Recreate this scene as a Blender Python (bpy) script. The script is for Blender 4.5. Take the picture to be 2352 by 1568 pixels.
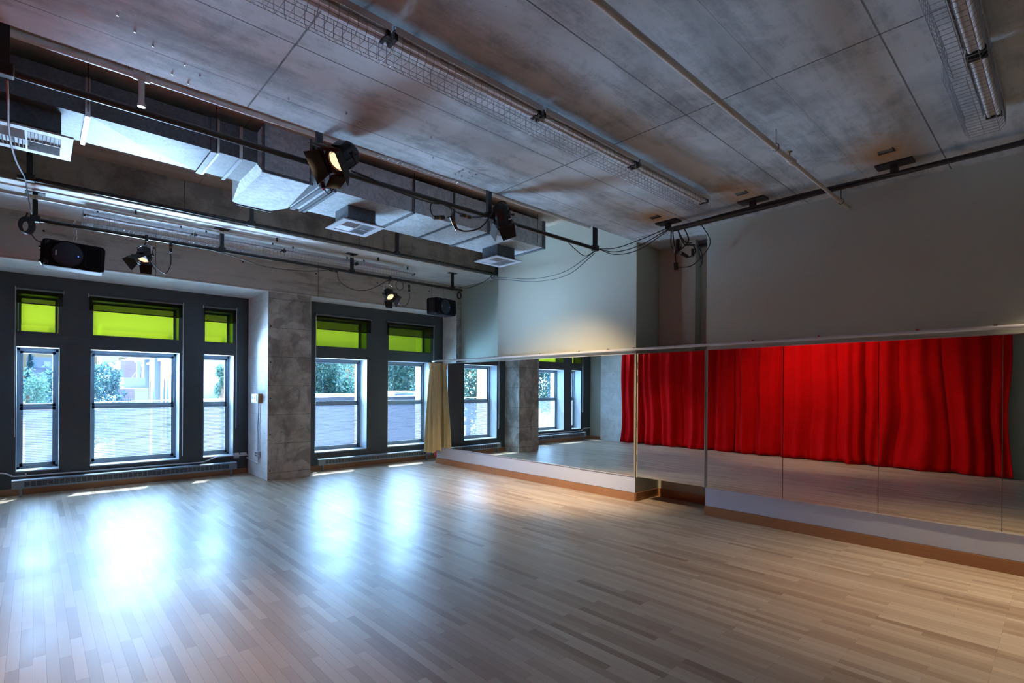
import bpy, math, random
from mathutils import Vector, Matrix, noise
random.seed(7)
S = bpy.context.scene
for o in list(bpy.data.objects): bpy.data.objects.remove(o)
COL = S.collection
R = math.radians

# ------------------------------------------------------------------ camera
FPX, YAW, ROLL = 1185.7, R(42.761), R(.353)
cam = bpy.data.cameras.new('camera'); cam.sensor_width = 36; cam.lens = 36 * FPX / 2352
cam.shift_y = (891.5 - 784) / 2352; cam.clip_start = .02; cam.clip_end = 2000
co = bpy.data.objects.new('camera', cam); COL.objects.link(co); S.camera = co
fw = Vector((math.sin(YAW), math.cos(YAW), 0)); rt0 = Vector((math.cos(YAW), -math.sin(YAW), 0)); up0 = Vector((0, 0, 1))
rt = rt0 * math.cos(ROLL) + up0 * math.sin(ROLL); up = up0 * math.cos(ROLL) - rt0 * math.sin(ROLL)
m = Matrix((rt, up, -fw)).transposed().to_4x4(); m.translation = (0, 0, 1.6); co.matrix_world = m

# ------------------------------------------------------------------ view, world, daylight
S.view_settings.view_transform = 'Standard'; S.view_settings.look = 'None'
S.view_settings.gamma = 1; S.view_settings.exposure = 0.62; S.view_settings.use_curve_mapping = False
W = bpy.data.worlds.new('sky'); S.world = W; W.use_nodes = True
nt = W.node_tree; nt.nodes.clear()
sky = nt.nodes.new('ShaderNodeTexSky'); sky.sky_type = 'NISHITA'; sky.sun_disc = False
sky.sun_elevation = R(42); sky.sun_rotation = R(60); sky.air_density = 1.2; sky.dust_density = 2.0
bg = nt.nodes.new('ShaderNodeBackground'); bg.inputs['Strength'].default_value = .105
wo = nt.nodes.new('ShaderNodeOutputWorld')
nt.links.new(sky.outputs[0], bg.inputs[0]); nt.links.new(bg.outputs[0], wo.inputs[0])

def sun(name, d, energy, color, angle):
    l = bpy.data.lights.new(name, 'SUN'); l.energy = energy; l.color = color; l.angle = R(angle)
    o = bpy.data.objects.new(name, l); COL.objects.link(o)
    o.rotation_euler = Vector(d).to_track_quat('-Z', 'Y').to_euler(); o.location = (0, 14, 8)
    return o
sun('sun', (-.5, -1, -1.9), 45, (1, .95, .88), .6)
sun('bright_sky_light', (-.05, -1, -.42), 130, (.52, .76, 1.0), 150)
sun('upward_fill_light', (.0, -1, .38), 130, (.82, .91, 1.0), 52)  # added fill lamp shining up from below the horizon to brighten the ceiling

# ------------------------------------------------------------------ mesh builder
class MB:
    def __init__(s): s.v = []; s.f = []; s.sm = []; s.M = Matrix.Identity(4)
    def add(s, vs, fs, smooth=False):
        n = len(s.v); s.v += [s.M @ Vector(p) for p in vs]
        for f in fs: s.f.append([i + n for i in f]); s.sm.append(smooth)
        return s
    def box(s, x0, x1, y0, y1, z0, z1):
        if x0 > x1: x0, x1 = x1, x0
        if y0 > y1: y0, y1 = y1, y0
        if z0 > z1: z0, z1 = z1, z0
        return s.add([(x0,y0,z0),(x1,y0,z0),(x1,y1,z0),(x0,y1,z0),(x0,y0,z1),(x1,y0,z1),(x1,y1,z1),(x0,y1,z1)],
            [(0,3,2,1),(4,5,6,7),(0,1,5,4),(1,2,6,5),(2,3,7,6),(3,0,4,7)])
    def bbox(s, x0, x1, y0, y1, z0, z1, b=.01):      # box with chamfered long edges (octagonal in every section)
        import bmesh
        bm = bmesh.new(); bmesh.ops.create_cube(bm, size=1)
        for v in bm.verts: v.co = Vector(((x0+x1)/2 + v.co.x*(x1-x0), (y0+y1)/2 + v.co.y*(y1-y0), (z0+z1)/2 + v.co.z*(z1-z0)))
        bmesh.ops.bevel(bm, geom=bm.edges[:], offset=b, segments=3, affect='EDGES', profile=.5)
        bm.verts.index_update()
        s.add([v.co[:] for v in bm.verts], [[v.index for v in f.verts] for f in bm.faces]); bm.free(); return s
    def tube(s, pts, r, n=10, cap=True, smooth=True):
        pts = [Vector(p) for p in pts]; m = len(pts); vs = []; prev = None
        for i, p in enumerate(pts):
            t = (pts[min(i+1, m-1)] - pts[max(i-1, 0)])
            if t.length < 1e-9: t = Vector((0,0,1))
            t.normalize()
            if prev is None:
                a = Vector((0,0,1)) if abs(t.z) < .9 else Vector((1,0,0)); u = t.cross(a).normalized()
            else:
                u = (prev - t * prev.dot(t)); u = u.normalized() if u.length > 1e-6 else t.orthogonal().normalized()
            prev = u; w = t.cross(u); rr = r[i] if isinstance(r, (list, tuple)) else r
            for k in range(n):
                a = 2*math.pi*k/n; vs.append(p + (u*math.cos(a) + w*math.sin(a))*rr)
        fs = [(i*n+k, i*n+(k+1) % n, (i+1)*n+(k+1) % n, (i+1)*n+k) for i in range(m-1) for k in range(n)]
        s.add(vs, fs, smooth)
        if cap: s.add(vs[:n], [tuple(range(n))[::-1]]); s.add(vs[-n:], [tuple(range(n))])
        return s
    def lathe(s, prof, n=24, smooth=True):           # profile (r, z) round the local z axis
        vs = [(r*math.cos(2*math.pi*k/n), r*math.sin(2*math.pi*k/n), z) for r, z in prof for k in range(n)]
        fs = [(i*n+k, i*n+(k+1) % n, (i+1)*n+(k+1) % n, (i+1)*n+k) for i in range(len(prof)-1) for k in range(n)]
        return s.add(vs, fs, smooth)
    def prism(s, poly, z0, z1):                      # poly (x, y) extruded in z
        n = len(poly)
        return s.add([(x,y,z0) for x,y in poly] + [(x,y,z1) for x,y in poly],
            [tuple(range(n))[::-1], tuple(range(n, 2*n))] + [(i,(i+1) % n,n+(i+1) % n,n+i) for i in range(n)])
    def split(s):                                    # one builder per group of touching pieces
        n = len(s.v); p = list(range(n))
        def f(a):
            while p[a] != a: p[a] = p[p[a]]; a = p[a]
            return a
        for poly in s.f:
            for k in poly[1:]:
                a, b = f(poly[0]), f(k)
                if a != b: p[a] = b
        bb = {}
        for i, v in enumerate(s.v):
            b = bb.setdefault(f(i), [list(v), list(v)])
            for k in range(3): b[0][k] = min(b[0][k], v[k]); b[1][k] = max(b[1][k], v[k])
        keys = list(bb); q = {k: k for k in keys}
        def g(a):
            while q[a] != a: a = q[a]
            return a
        for i, a in enumerate(keys):
            for b in keys[:i]:
                A, B = bb[a], bb[b]
                if all(A[0][k] <= B[1][k]+.003 and B[0][k] <= A[1][k]+.003 for k in range(3)): q[g(a)] = g(b)
        out = {}
        for poly, sm in zip(s.f, s.sm):
            r = g(f(poly[0])); m, mp = out.setdefault(r, (MB(), {})); idx = []
            for k in poly:
                if k not in mp: mp[k] = len(m.v); m.v.append(s.v[k])
                idx.append(mp[k])
            m.f.append(idx); m.sm.append(sm)
        return [m for m, _ in out.values()]
    def build(s, name, mat, parent=None):
        if name in SPLIT:
            ps = s.split()
            if len(ps) > 1:
                o = [m._build(name, mat, parent) for m in ps]
                if parent is None:
                    for x in o: x['kind'] = 'structure'
                return o[0]
        return s._build(name, mat, parent)
    def _build(s, name, mat, parent=None):
        me = bpy.data.meshes.new(name)
        off = parent.matrix_world.translation.copy() if parent is not None and parent.get('_o') is None else Vector()
        if parent is not None: off = WL[parent.name]
        me.from_pydata([v - off for v in s.v], [], s.f); me.update()
        me.polygons.foreach_set('use_smooth', s.sm)
        me.materials.append(mat)
        o = bpy.data.objects.new(name, me); COL.objects.link(o)
        WL[o.name] = off.copy()
        if parent is not None: o.parent = parent
        return o
WL = {}
SPLIT = set('edge_channel hanger_rod end_bracket lamp_holder stem plug metal_clip pipe_hanger pilaster cornice coupling door_hinge screw socket switch tilt_knob track_hanger sleeve pinch_pleat box_edge_angle port_slot window_strip chain_strand trim_8 trim_9 cable barred_window'.split())
def tag(o, label=None, cat=None, group=None, kind=None):
    for k, v in (('label', label), ('category', cat), ('group', group), ('kind', kind)):
        if v: o[k] = v
    return o
def empty(name, loc, label=None, cat=None, group=None, kind=None):
    o = bpy.data.objects.new(name, None); COL.objects.link(o); o.location = loc; o.empty_display_size = .1
    WL[o.name] = Vector(loc); return tag(o, label, cat, group, kind)
def struct(name, mb, mat, parent=None):
    o = mb.build(name, mat, parent)
    if parent is None: o['kind'] = 'structure'
    return o
def copy_tree(o, parent=None):
    c = o.copy(); COL.objects.link(c); c.parent = parent; WL[c.name] = WL[o.name].copy()
    for k in list(c.keys()):
        if k in ('label',): del c[k]
    for ch in list(o.children): copy_tree(ch, c)
    return c
def catmull(pts, k=8):
    P = [Vector(p) for p in pts]; P = [P[0]*2-P[1]] + P + [P[-1]*2-P[-2]]; out = []
    for i in range(1, len(P)-2):
        a, b, c, d = P[i-1:i+3]
        for j in range(k):
            t = j/k; out.append(.5*((2*b)+(c-a)*t+(2*a-5*b+4*c-d)*t*t+(3*b-a-3*c+d)*t**3))
    return out + [P[-2]]

# ------------------------------------------------------------------ materials
class N:
    def __init__(s, name):
        s.m = bpy.data.materials.new(name); s.m.use_nodes = True; s.t = s.m.node_tree; s.t.nodes.clear()
        s.out = s.t.nodes.new('ShaderNodeOutputMaterial')
    def n(s, ty, ins={}, **kw):
        d = s.t.nodes.new('ShaderNode'+ty)
        for k, v in kw.items(): setattr(d, k, v)
        for k, v in ins.items(): s.set(d.inputs[k], v)
        return d
    def set(s, sock, v):
        if isinstance(v, bpy.types.NodeSocket): s.t.links.new(v, sock)
        elif isinstance(v, bpy.types.Node): s.t.links.new(v.outputs[0], sock)
        else:
            if sock.type == 'RGBA' and len(v) == 3: v = (*v, 1)
            sock.default_value = v
    def math(s, op, a, b=0.0, c=None):
        d = s.n('Math', operation=op); s.set(d.inputs[0], a); s.set(d.inputs[1], b)
        if c is not None: s.set(d.inputs[2], c)
        return d.outputs[0]
    def mix(s, f, a, b, bt='MIX'):
        d = s.n('Mix', data_type='RGBA', blend_type=bt); s.set(d.inputs[0], f); s.set(d.inputs[6], a); s.set(d.inputs[7], b)
        return d.outputs[2]
    def ramp(s, f, stops):
        d = s.n('ValToRGB'); s.set(d.inputs[0], f); r = d.color_ramp
        while len(r.elements) < len(stops): r.elements.new(.5)
        for e, (p, c) in zip(r.elements, stops): e.position = p; e.color = (*c, 1) if len(c) == 3 else c
        return d.outputs[0]
    def obj(s): return s.n('TexCoord').outputs['Object']
    def map(s, v, sc=(1,1,1), loc=(0,0,0), rot=(0,0,0)):
        return s.n('Mapping', {0: v, 'Scale': sc, 'Location': loc, 'Rotation': rot}).outputs[0]
    def noise(s, v, sc=5, det=4, rough=.55, dist=0):
        return s.n('TexNoise', {'Vector': v, 'Scale': sc, 'Detail': det, 'Roughness': rough, 'Distortion': dist}).outputs[0]
    def bsdf(s, col, rough=.5, metal=0, bump=None, bs=.1, bd=.01, **kw):
        d = s.n('BsdfPrincipled'); s.set(d.inputs['Base Color'], col); s.set(d.inputs['Roughness'], rough)
        s.set(d.inputs['Metallic'], metal)
        for k, v in kw.items(): s.set(d.inputs[k.replace('_', ' ')], v)
        if bump is not None:
            b = s.n('Bump', {'Height': bump, 'Strength': bs, 'Distance': bd}); s.set(d.inputs['Normal'], b.outputs[0])
        return d.outputs[0]
    def end(s, sh): s.t.links.new(sh, s.out.inputs[0]); return s.m

def plain(name, col, rough=.5, metal=0, var=.06, nscale=9, bs=.05, **kw):
    g = N(name); v = g.obj(); n = g.noise(v, nscale, 5); 
    c = g.mix(n, tuple(max(0, x*(1-var*1.6)) for x in col), tuple(min(1, x*(1+var)) for x in col))
    return g.end(g.bsdf(c, rough, metal, g.noise(v, nscale*12, 3), bs, .002, **kw))

def line_mask(g, coord, off, per, w):               # 1 on thin lines coord = off + k*per
    a = g.math('DIVIDE', g.math('SUBTRACT', coord, off), per)
    a = g.math('SUBTRACT', a, g.math('ROUND', a)); a = g.math('ABSOLUTE', a)
    return g.math('LESS_THAN', a, w/per)

def concrete(name, dark, mid, light, stretch=(1,1,1), lines=(), holes=None, streak=.45, blotch=.8, hot=None, stain=0, glow=(), patch=0):
    g = N(name); v = g.obj(); sx = g.n('SeparateXYZ', {0: v})
    big = g.noise(v, blotch, 6, .6, .4); st = g.noise(g.map(v, stretch), 2.2, 8, .7, .3)
    mottle = g.noise(v, 3.4, 9, .68, .6); fine = g.noise(v, 46, 4, .6)
    f = g.math('ADD', g.math('MULTIPLY', big, .42), g.math('MULTIPLY', st, streak))
    f = g.math('ADD', f, g.math('MULTIPLY', mottle, .62-streak*.4)); 
    f = g.math('ADD', f, g.math('MULTIPLY', fine, .10))
    f = g.math('SUBTRACT', f, .16)
    c = g.ramp(f, [(.29, dark), (.45, mid), (.575, light), (.8, tuple(min(1, x*1.15) for x in light))])
    if patch:                                        # smoother darker cement skin in ragged patches
        p = g.noise(g.map(v, (1, 1, .75)), 2.0, 7, .62, 1.1)
        pm = g.ramp(p, [(.50, (0,0,0)), (.58, (1,1,1))])
        c = g.mix(g.math('MULTIPLY', pm, patch), c, tuple(x*.8 for x in dark))
    if stain:                                        # grey-brown form oil marks
        p = g.noise(g.map(v, (.6, 1.6, 1)), 1.1, 5, .6, .8)
        c = g.mix(g.math('MULTIPLY', g.ramp(p, [(.5, (0,0,0)), (.66, (1,1,1))]), stain), c, tuple(x*.6 for x in mid))
    spk = g.n('TexVoronoi', {'Vector': v, 'Scale': 17.0}).outputs['Distance']
    spm = g.math('MULTIPLY', g.math('LESS_THAN', spk, .055), g.math('GREATER_THAN', mottle, .5))
    c = g.mix(g.math('MULTIPLY', spm, .7), c, tuple(x*.35 for x in dark))
    for (px, py, rx, ry) in glow:  # soft orange pool of light painted into the concrete colour
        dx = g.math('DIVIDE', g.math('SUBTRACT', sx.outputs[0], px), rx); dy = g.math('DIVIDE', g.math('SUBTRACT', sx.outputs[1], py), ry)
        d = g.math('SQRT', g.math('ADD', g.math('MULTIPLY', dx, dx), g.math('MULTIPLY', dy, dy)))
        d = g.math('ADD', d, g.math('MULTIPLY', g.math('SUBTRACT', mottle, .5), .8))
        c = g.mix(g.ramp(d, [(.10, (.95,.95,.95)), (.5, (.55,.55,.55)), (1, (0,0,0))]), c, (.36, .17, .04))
    h = f
    for ax, off, per, w, k in lines:
        wob = g.math('MULTIPLY', g.math('SUBTRACT', mottle, .5), .010)
        co_ = g.math('ADD', sx.outputs[ax], wob); lm = line_mask(g, co_, off, per, w)
        lm2 = g.math('MULTIPLY', lm, g.math('MULTIPLY', k, g.ramp(st, [(.3, (.5,.5,.5)), (.6, (1,1,1))])))
        c = g.mix(lm2, c, tuple(x*.22 for x in dark)); h = g.math('SUBTRACT', h, lm)
    if holes:
        (a1, o1, p1), (a2, o2, p2), rad = holes
        q = []
        for a, o_, p in ((a1, o1, p1), (a2, o2, p2)):
            t_ = g.math('DIVIDE', g.math('SUBTRACT', sx.outputs[a], o_), p); t_ = g.math('MULTIPLY', g.math('SUBTRACT', t_, g.math('ROUND', t_)), p)
            q.append(g.math('MULTIPLY', t_, t_))
        hm = g.math('LESS_THAN', g.math('SQRT', g.math('ADD', q[0], q[1])), rad)
        c = g.mix(hm, c, (.01, .01, .01)); h = g.math('SUBTRACT', h, hm)
    return g.end(g.bsdf(c, g.ramp(mottle, [(.3, (.62,)*3), (.7, (.85,)*3)]), 0, h, .35, .01))

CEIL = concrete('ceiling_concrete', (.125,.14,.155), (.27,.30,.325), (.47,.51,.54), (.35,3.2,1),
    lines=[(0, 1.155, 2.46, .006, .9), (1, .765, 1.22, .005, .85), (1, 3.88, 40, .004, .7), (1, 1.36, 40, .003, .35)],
    stain=.45, glow=[(5.52, 3.40, .50, .30), (5.50, 2.38, .55, .30), (5.46, 1.12, .60, .34)])  # warm light around the anchor plates is painted into the colour
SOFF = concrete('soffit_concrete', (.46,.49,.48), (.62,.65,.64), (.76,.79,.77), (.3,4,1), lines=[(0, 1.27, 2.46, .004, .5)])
COFF = concrete('coffer_concrete', (.13,.10,.08), (.26,.20,.16), (.38,.31,.25), (.4,3,1), lines=[(0, 1.6, 2.46, .004, .6)])  # warm brown shade of the recess put into the concrete colour
BEAM = concrete('beam_concrete', (.07,.057,.042), (.135,.115,.09), (.26,.235,.19), (.6,1,1.6), lines=[(0, 1.44, 2.46, .005, .9)], patch=.35)  # shade on the beam face put into a darker, browner concrete
WCON = concrete('wall_concrete', (.12,.108,.085), (.25,.232,.195), (.42,.40,.35), (.5,.5,5), streak=.6,
    lines=[(2, 3.26, 40, .004, .5), (0, 3.78, 2.46, .005, .9)], holes=((0, 1.30, 1.22), (2, 3.66, 1.7), .014))
PCON = concrete('pillar_concrete', (.14,.128,.105), (.32,.30,.262), (.50,.48,.435), (1,1,1), streak=.3, blotch=1.5,
    lines=[(2, 1.12, .50, .004, .8)], holes=((0, 2.965, 40), (2, .16, .62), .013), patch=.55)
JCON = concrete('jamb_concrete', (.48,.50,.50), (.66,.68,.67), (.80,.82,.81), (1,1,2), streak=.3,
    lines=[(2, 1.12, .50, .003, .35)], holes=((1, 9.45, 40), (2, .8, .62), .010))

def floor_mat():
    g = N('maple_floor'); v = g.obj()
    xy = g.map(v, (1,1,1), rot=(0,0,R(90)))
    cell = []
    def brick(off, sq, w, c1, c2, mort):
        d = g.n('TexBrick', {'Vector': g.map(xy, (1,1,1), (off, 0, 0)), 'Color1': c1, 'Color2': c2, 'Mortar': mort, 'Scale': 1.0, 'Mortar Size': .0007,
            'Mortar Smooth': .2, 'Bias': 0.0, 'Brick Width': w, 'Row Height': .057}, offset=.41, offset_frequency=3, squash=sq, squash_frequency=5)
        return d
    b = brick(.3, 1.4, .62, (0,0,0), (1,1,1), (0,0,0)); b2 = brick(.3, 1.4, .62, (1,1,1), (1,1,1), (0,0,0))
    rowrnd = g.n('TexWhiteNoise', {'Vector': g.n('CombineXYZ', {0: g.math('FLOOR', g.math('DIVIDE', g.n('SeparateXYZ', {0: xy}).outputs[1], .057))}).outputs[0]}, noise_dimensions='3D').outputs[0]
    k = g.math('ADD', g.math('MULTIPLY', b.outputs[0], .78), g.math('MULTIPLY', rowrnd, .22))
    grain = g.noise(g.map(v, (26, 1.3, 1)), 3.0, 6, .65, .5)
    k = g.math('ADD', g.math('MULTIPLY', k, .8), g.math('MULTIPLY', grain, .28))
    c = g.ramp(k, [(.06, (.22,.14,.09)), (.25, (.37,.27,.185)), (.55, (.46,.36,.26)), (.95, (.56,.46,.345))])
    c = g.mix(g.math('MULTIPLY', g.math('SUBTRACT', 1.0, b2.outputs[0]), .65), c, (.10,.06,.03))
    sc = g.noise(v, 1.3, 4, .6)
    rough = g.ramp(g.math('ADD', g.math('MULTIPLY', sc, .6), g.math('MULTIPLY', grain, .4)), [(.3, (.31,)*3), (.7, (.45,)*3)])
    wav = g.noise(g.map(v, (1.1, .5, 1)), 3.5, 2, .5)
    h = g.math('ADD', g.math('MULTIPLY', b2.outputs[0], .3), g.math('MULTIPLY', wav, .6))
    return g.end(g.bsdf(c, rough, 0, h, .12, .004, Specular_IOR_Level=.38))
FLOOR = floor_mat()

def wood(name, a, b, ax=0):
    g = N(name); v = g.obj(); sc = [14, 14, 14]; sc[ax] = .8
    n = g.noise(g.map(v, sc), 3, 6, .6, .8); p = g.noise(g.map(v, tuple(.7 if i == ax else .01 for i in range(3))), 1.2, 1)
    return g.end(g.bsdf(g.mix(g.math('ADD', g.math('MULTIPLY', n, .7), g.math('MULTIPLY', p, .35)), a, b), .38, 0, n, .06, .002))
WOODX = wood('fir_baseboard_across', (.24,.095,.035), (.42,.20,.085), 0)
WOODY = wood('fir_baseboard_along', (.24,.095,.035), (.44,.22,.095), 1)
PAINT = plain('grey_green_paint', (.43,.45,.375), .55, var=.03, nscale=1.2, bs=.03)
NICHE = plain('niche_paint', (.42,.42,.34), .6, var=.03, nscale=1.2)
LOWW = plain('pale_wall_paint', (.50,.55,.64), .5, var=.03, nscale=1.2, bs=.03)
DARKW = plain('charcoal_panel_paint', (.052,.064,.070), .42, var=.08, nscale=1.6, bs=.05)
REVEAL = plain('window_reveal_paint', (.40,.46,.50), .5, var=.05)
BLACK = plain('black_paint', (.012,.012,.014), .32, var=.1)
BLACKM = plain('black_metal', (.02,.019,.020), .42, .35, var=.15)
FLAP = plain('matt_black_sheet', (.006,.005,.005), .8)
RUBBER = plain('black_cable_rubber', (.010,.011,.014), .45)
WPIPE = plain('cream_pipe_paint', (.50,.47,.44), .4)
WHITE = plain('white_enamel', (.58,.59,.62), .4)
VENTW = plain('vent_enamel', (.34,.36,.40), .5)
ALU = plain('polished_aluminium', (.74,.80,.88), .22, .45, var=.03)
CHROME = plain('bright_steel', (.62,.64,.68), .25, 1, var=.05)
WIRE = plain('guard_wire', (.30,.31,.34), .35, .8)
BRASS = plain('brass', (.22,.13,.06), .4, .6)
HEAT = plain('heater_enamel', (.20,.25,.29), .38)
GRILLD = plain('dark_grille', (.03,.035,.04), .5)
PLASTIC = plain('black_speaker_plastic', (.007,.007,.010), .7, var=.12, nscale=30, Specular_IOR_Level=.08)
MESHG = plain('speaker_grille_cloth', (.016,.020,.036), .5, nscale=60)
CONDUIT = plain('white_conduit', (.62,.66,.70), .35)
GOLD = None
def cloth(name, dark, light, rough=.8, sheen=.6, tint=(1,1,1)):
    g = N(name); v = g.obj(); n = g.noise(v, 2.2, 5, .6); w = g.noise(g.map(v, (60,60,12)), 4, 3)
    c = g.mix(g.math('ADD', g.math('MULTIPLY', n, .7), g.math('MULTIPLY', w, .3)), dark, light)
    return g.end(g.bsdf(c, rough, 0, w, .15, .002, Sheen_Weight=sheen, Sheen_Tint=tint, Sheen_Roughness=.35, Specular_IOR_Level=.08))
RED = cloth('red_velvet', (.32,.0004,.0012), (.66,.0008,.0024), .9, .08, (1,.0,.01))
REDBAG = cloth('red_cloth', (.45,.02,.03), (.7,.04,.05), .6, .2)
GOLD = cloth('gold_drapery', (.52,.42,.20), (.78,.67,.40), .7, .35, (1,.9,.6))

def galv(name, dark, light, rough, sc=30, metal=.12):
    g = N(name); v = g.obj(); vo = g.n('TexVoronoi', {'Vector': v, 'Scale': float(sc)}); n = g.noise(v, 1.6, 5, .6, .8)
    sp = g.n('SeparateColor', {0: vo.outputs['Color']}).outputs[0]
    f = g.math('ADD', g.math('MULTIPLY', sp, .38), g.math('MULTIPLY', n, .75))
    bend = g.noise(g.map(v, (.8,.8,.8)), 1.4, 2, .4)
    return g.end(g.bsdf(g.ramp(f, [(.2, dark), (.8, light)]), rough, metal, bend, .9, .03))
GALV = galv('galvanised_steel', (.24,.28,.30), (.46,.51,.55), .45)
GALVS = galv('smooth_duct_steel', (.045,.06,.075), (.10,.12,.14), .55, 60)

g = N('mirror_glass'); v = g.obj()
MIRROR = g.end(g.bsdf((.83,.88,.87), .0, 1.0))
g = N('window_glass'); lw = g.n('Fresnel', {'IOR': 1.45})
tr = g.n('BsdfTransparent', {'Color': (.76,.88,1.0)}); gl = g.n('BsdfGlossy', {'Roughness': 0.0, 'Color': (.9,.95,1)})
mx = g.n('MixShader', {0: g.math('MULTIPLY', lw.outputs[0], .8), 1: tr.outputs[0], 2: gl.outputs[0]}); GLASS = g.end(mx.outputs[0])
def film(name, tcol, dcol, mixf, stripes):
    g = N(name); v = g.obj(); s = g.n('SeparateXYZ', {0: v})
    tr = g.n('BsdfTransparent', {'Color': tcol}); tl = g.n('BsdfTranslucent', {'Color': dcol}); df = g.n('BsdfDiffuse', {'Color': tuple(x*.5 for x in dcol)})
    a = g.n('MixShader', {0: .18, 1: tl.outputs[0], 2: df.outputs[0]})
    f = mixf
    if stripes:
        w = g.math('FRACT', g.math('DIVIDE', s.outputs[2], .0255)); wob = g.noise(g.map(v, (1.2,1,9)), 2.4, 3)
        f = g.math('ADD', mixf, g.math('MULTIPLY', g.math('SUBTRACT', g.math('PINGPONG', w, .5), .25), g.math('MULTIPLY', wob, 2.2)))
        f = g.math('ADD', f, g.math('MULTIPLY', g.math('SUBTRACT', wob, .5), .3))
    mx = g.n('MixShader', {0: f, 1: tr.outputs[0], 2: a.outputs[0]}); return g.end(mx.outputs[0])
FILM = film('frosted_stripe_film', (.80,.90,1.0), (.034,.042,.058), .66, True)
LIME = film('lime_film', (.42,.62,.06), (.075,.074,.026), .78, False)
g = N('shade_mesh'); a = g.n('BsdfTransparent', {'Color': (.62,.62,.62)}); b = g.n('BsdfDiffuse', {'Color': (.035,.035,.03)})
wv = g.n('TexWave', {'Vector': g.obj(), 'Scale': 90.0}, wave_type='BANDS', bands_direction='Z').outputs['Fac']
mx = g.n('MixShader', {0: g.math('ADD', .34, g.math('MULTIPLY', wv, .14)), 1: a.outputs[0], 2: b.outputs[0]}); SHADE = g.end(mx.outputs[0])
def emit(name, col, st):
    g = N(name); e = g.n('Emission', {'Color': col, 'Strength': st}); return g.end(e.outputs[0])
LENS = emit('lit_lens', (1, .66, .40), 1.0)
LED = emit('blue_indicator', (.05,.15,1), 2.5)

# ------------------------------------------------------------------ room shell
ZC = 3.68
struct('floor', MB().box(-.9, 7.4, -2.7, 10.6, -.2, 0), FLOOR)
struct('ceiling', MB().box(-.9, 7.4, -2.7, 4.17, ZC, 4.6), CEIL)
struct('ceiling', MB().box(-.9, 7.4, 4.17, 7.95, 4.31, 4.6), COFF)
struct('ceiling', MB().box(-.9, 7.4, 7.952, 9.30, 3.87, 4.6), SOFF)
struct('trim_1', MB().box(-.9, 7.4, 7.935, 7.952, 3.873, 4.31), BEAM)
struct('wall_lintel', MB().box(-.9, 7.4, 9.30, 10.98, 3.24, 4.6), WCON)
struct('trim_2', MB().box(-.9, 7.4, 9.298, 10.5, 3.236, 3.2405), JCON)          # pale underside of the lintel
struct('wall_pillar', MB().box(2.925, 3.66, 9.302, 10.98, 0, 3.24), PCON)
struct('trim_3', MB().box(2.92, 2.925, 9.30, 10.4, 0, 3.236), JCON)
struct('wall_right_pillar', MB().box(6.905, 7.4, 9.302, 10.98, 0, 3.24), PCON)
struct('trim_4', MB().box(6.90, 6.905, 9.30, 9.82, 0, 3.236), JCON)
struct('wall_left', MB().box(-.95, -.68, .60, 10.98, 0, 4.6), PAINT)
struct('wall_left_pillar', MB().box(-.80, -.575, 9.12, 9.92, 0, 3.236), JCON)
struct('wall_back', MB().box(-1.6, 7.4, -2.9, -2.7, 0, 4.6), PAINT)
struct('wall_right', MB().box(6.30, 7.4, -2.7, 3.16, 0, 4.6), PAINT)
struct('wall_right_middle', MB().box(6.30, 7.4, 4.21, 7.21, 0, 4.6), PAINT)
struct('wall_niche', MB().box(6.90, 7.4, 3.16, 4.21, 0, 4.6), NICHE)
struct('wall_niche_chase', MB().box(6.725, 6.9, 3.54, 3.744, 1.1, 3.68), NICHE)
struct('wall_right_far', MB().box(7.03, 7.4, 7.21, 9.302, 0, 4.6), plain('green_grey_paint', (.42,.50,.42), .55, var=.03, nscale=1.2))
struct('wall_mirror_backing', MB().box(6.30, 6.40, 7.21, 9.16, .0, 2.10), LOWW)
# pale lower strip under the mirrors (painted kick panel, 6 mm proud)
struct('trim_5', MB().box(6.294, 6.302, 4.212, 9.16, .12, .352), LOWW)
struct('trim_6', MB().box(6.294, 6.302, -2.7, 3.158, .12, .352), LOWW)
for i, (y0, y1, x0) in enumerate(((4.205, 9.17, 6.278), (-2.7, 3.165, 6.278), (3.16, 4.21, 6.885))):
    struct('baseboard_right', MB().box(x0, x0+.018, y0, y1, 0, .115), WOODY)
struct('baseboard_niche', MB().box(6.30, 6.885, 4.192, 4.208, 0, .115), WOODX)
struct('baseboard_window', MB().box(-.66, 2.92, 10.38, 10.40, 0, .095), WOODX)
struct('baseboard_window', MB().box(3.66, 6.9, 9.80, 9.82, 0, .095), WOODX)
struct('baseboard_left', MB().box(-.68, -.66, 9.92, 10.4, 0, .095), WOODY)
struct('trim_7', MB().box(6.80, 6.9, 3.16, 3.80, 3.60, 3.62).box(6.80, 6.81, 3.16, 3.80, 3.60, 3.67), GALVS)   # metal angle at the top of the niche

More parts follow.
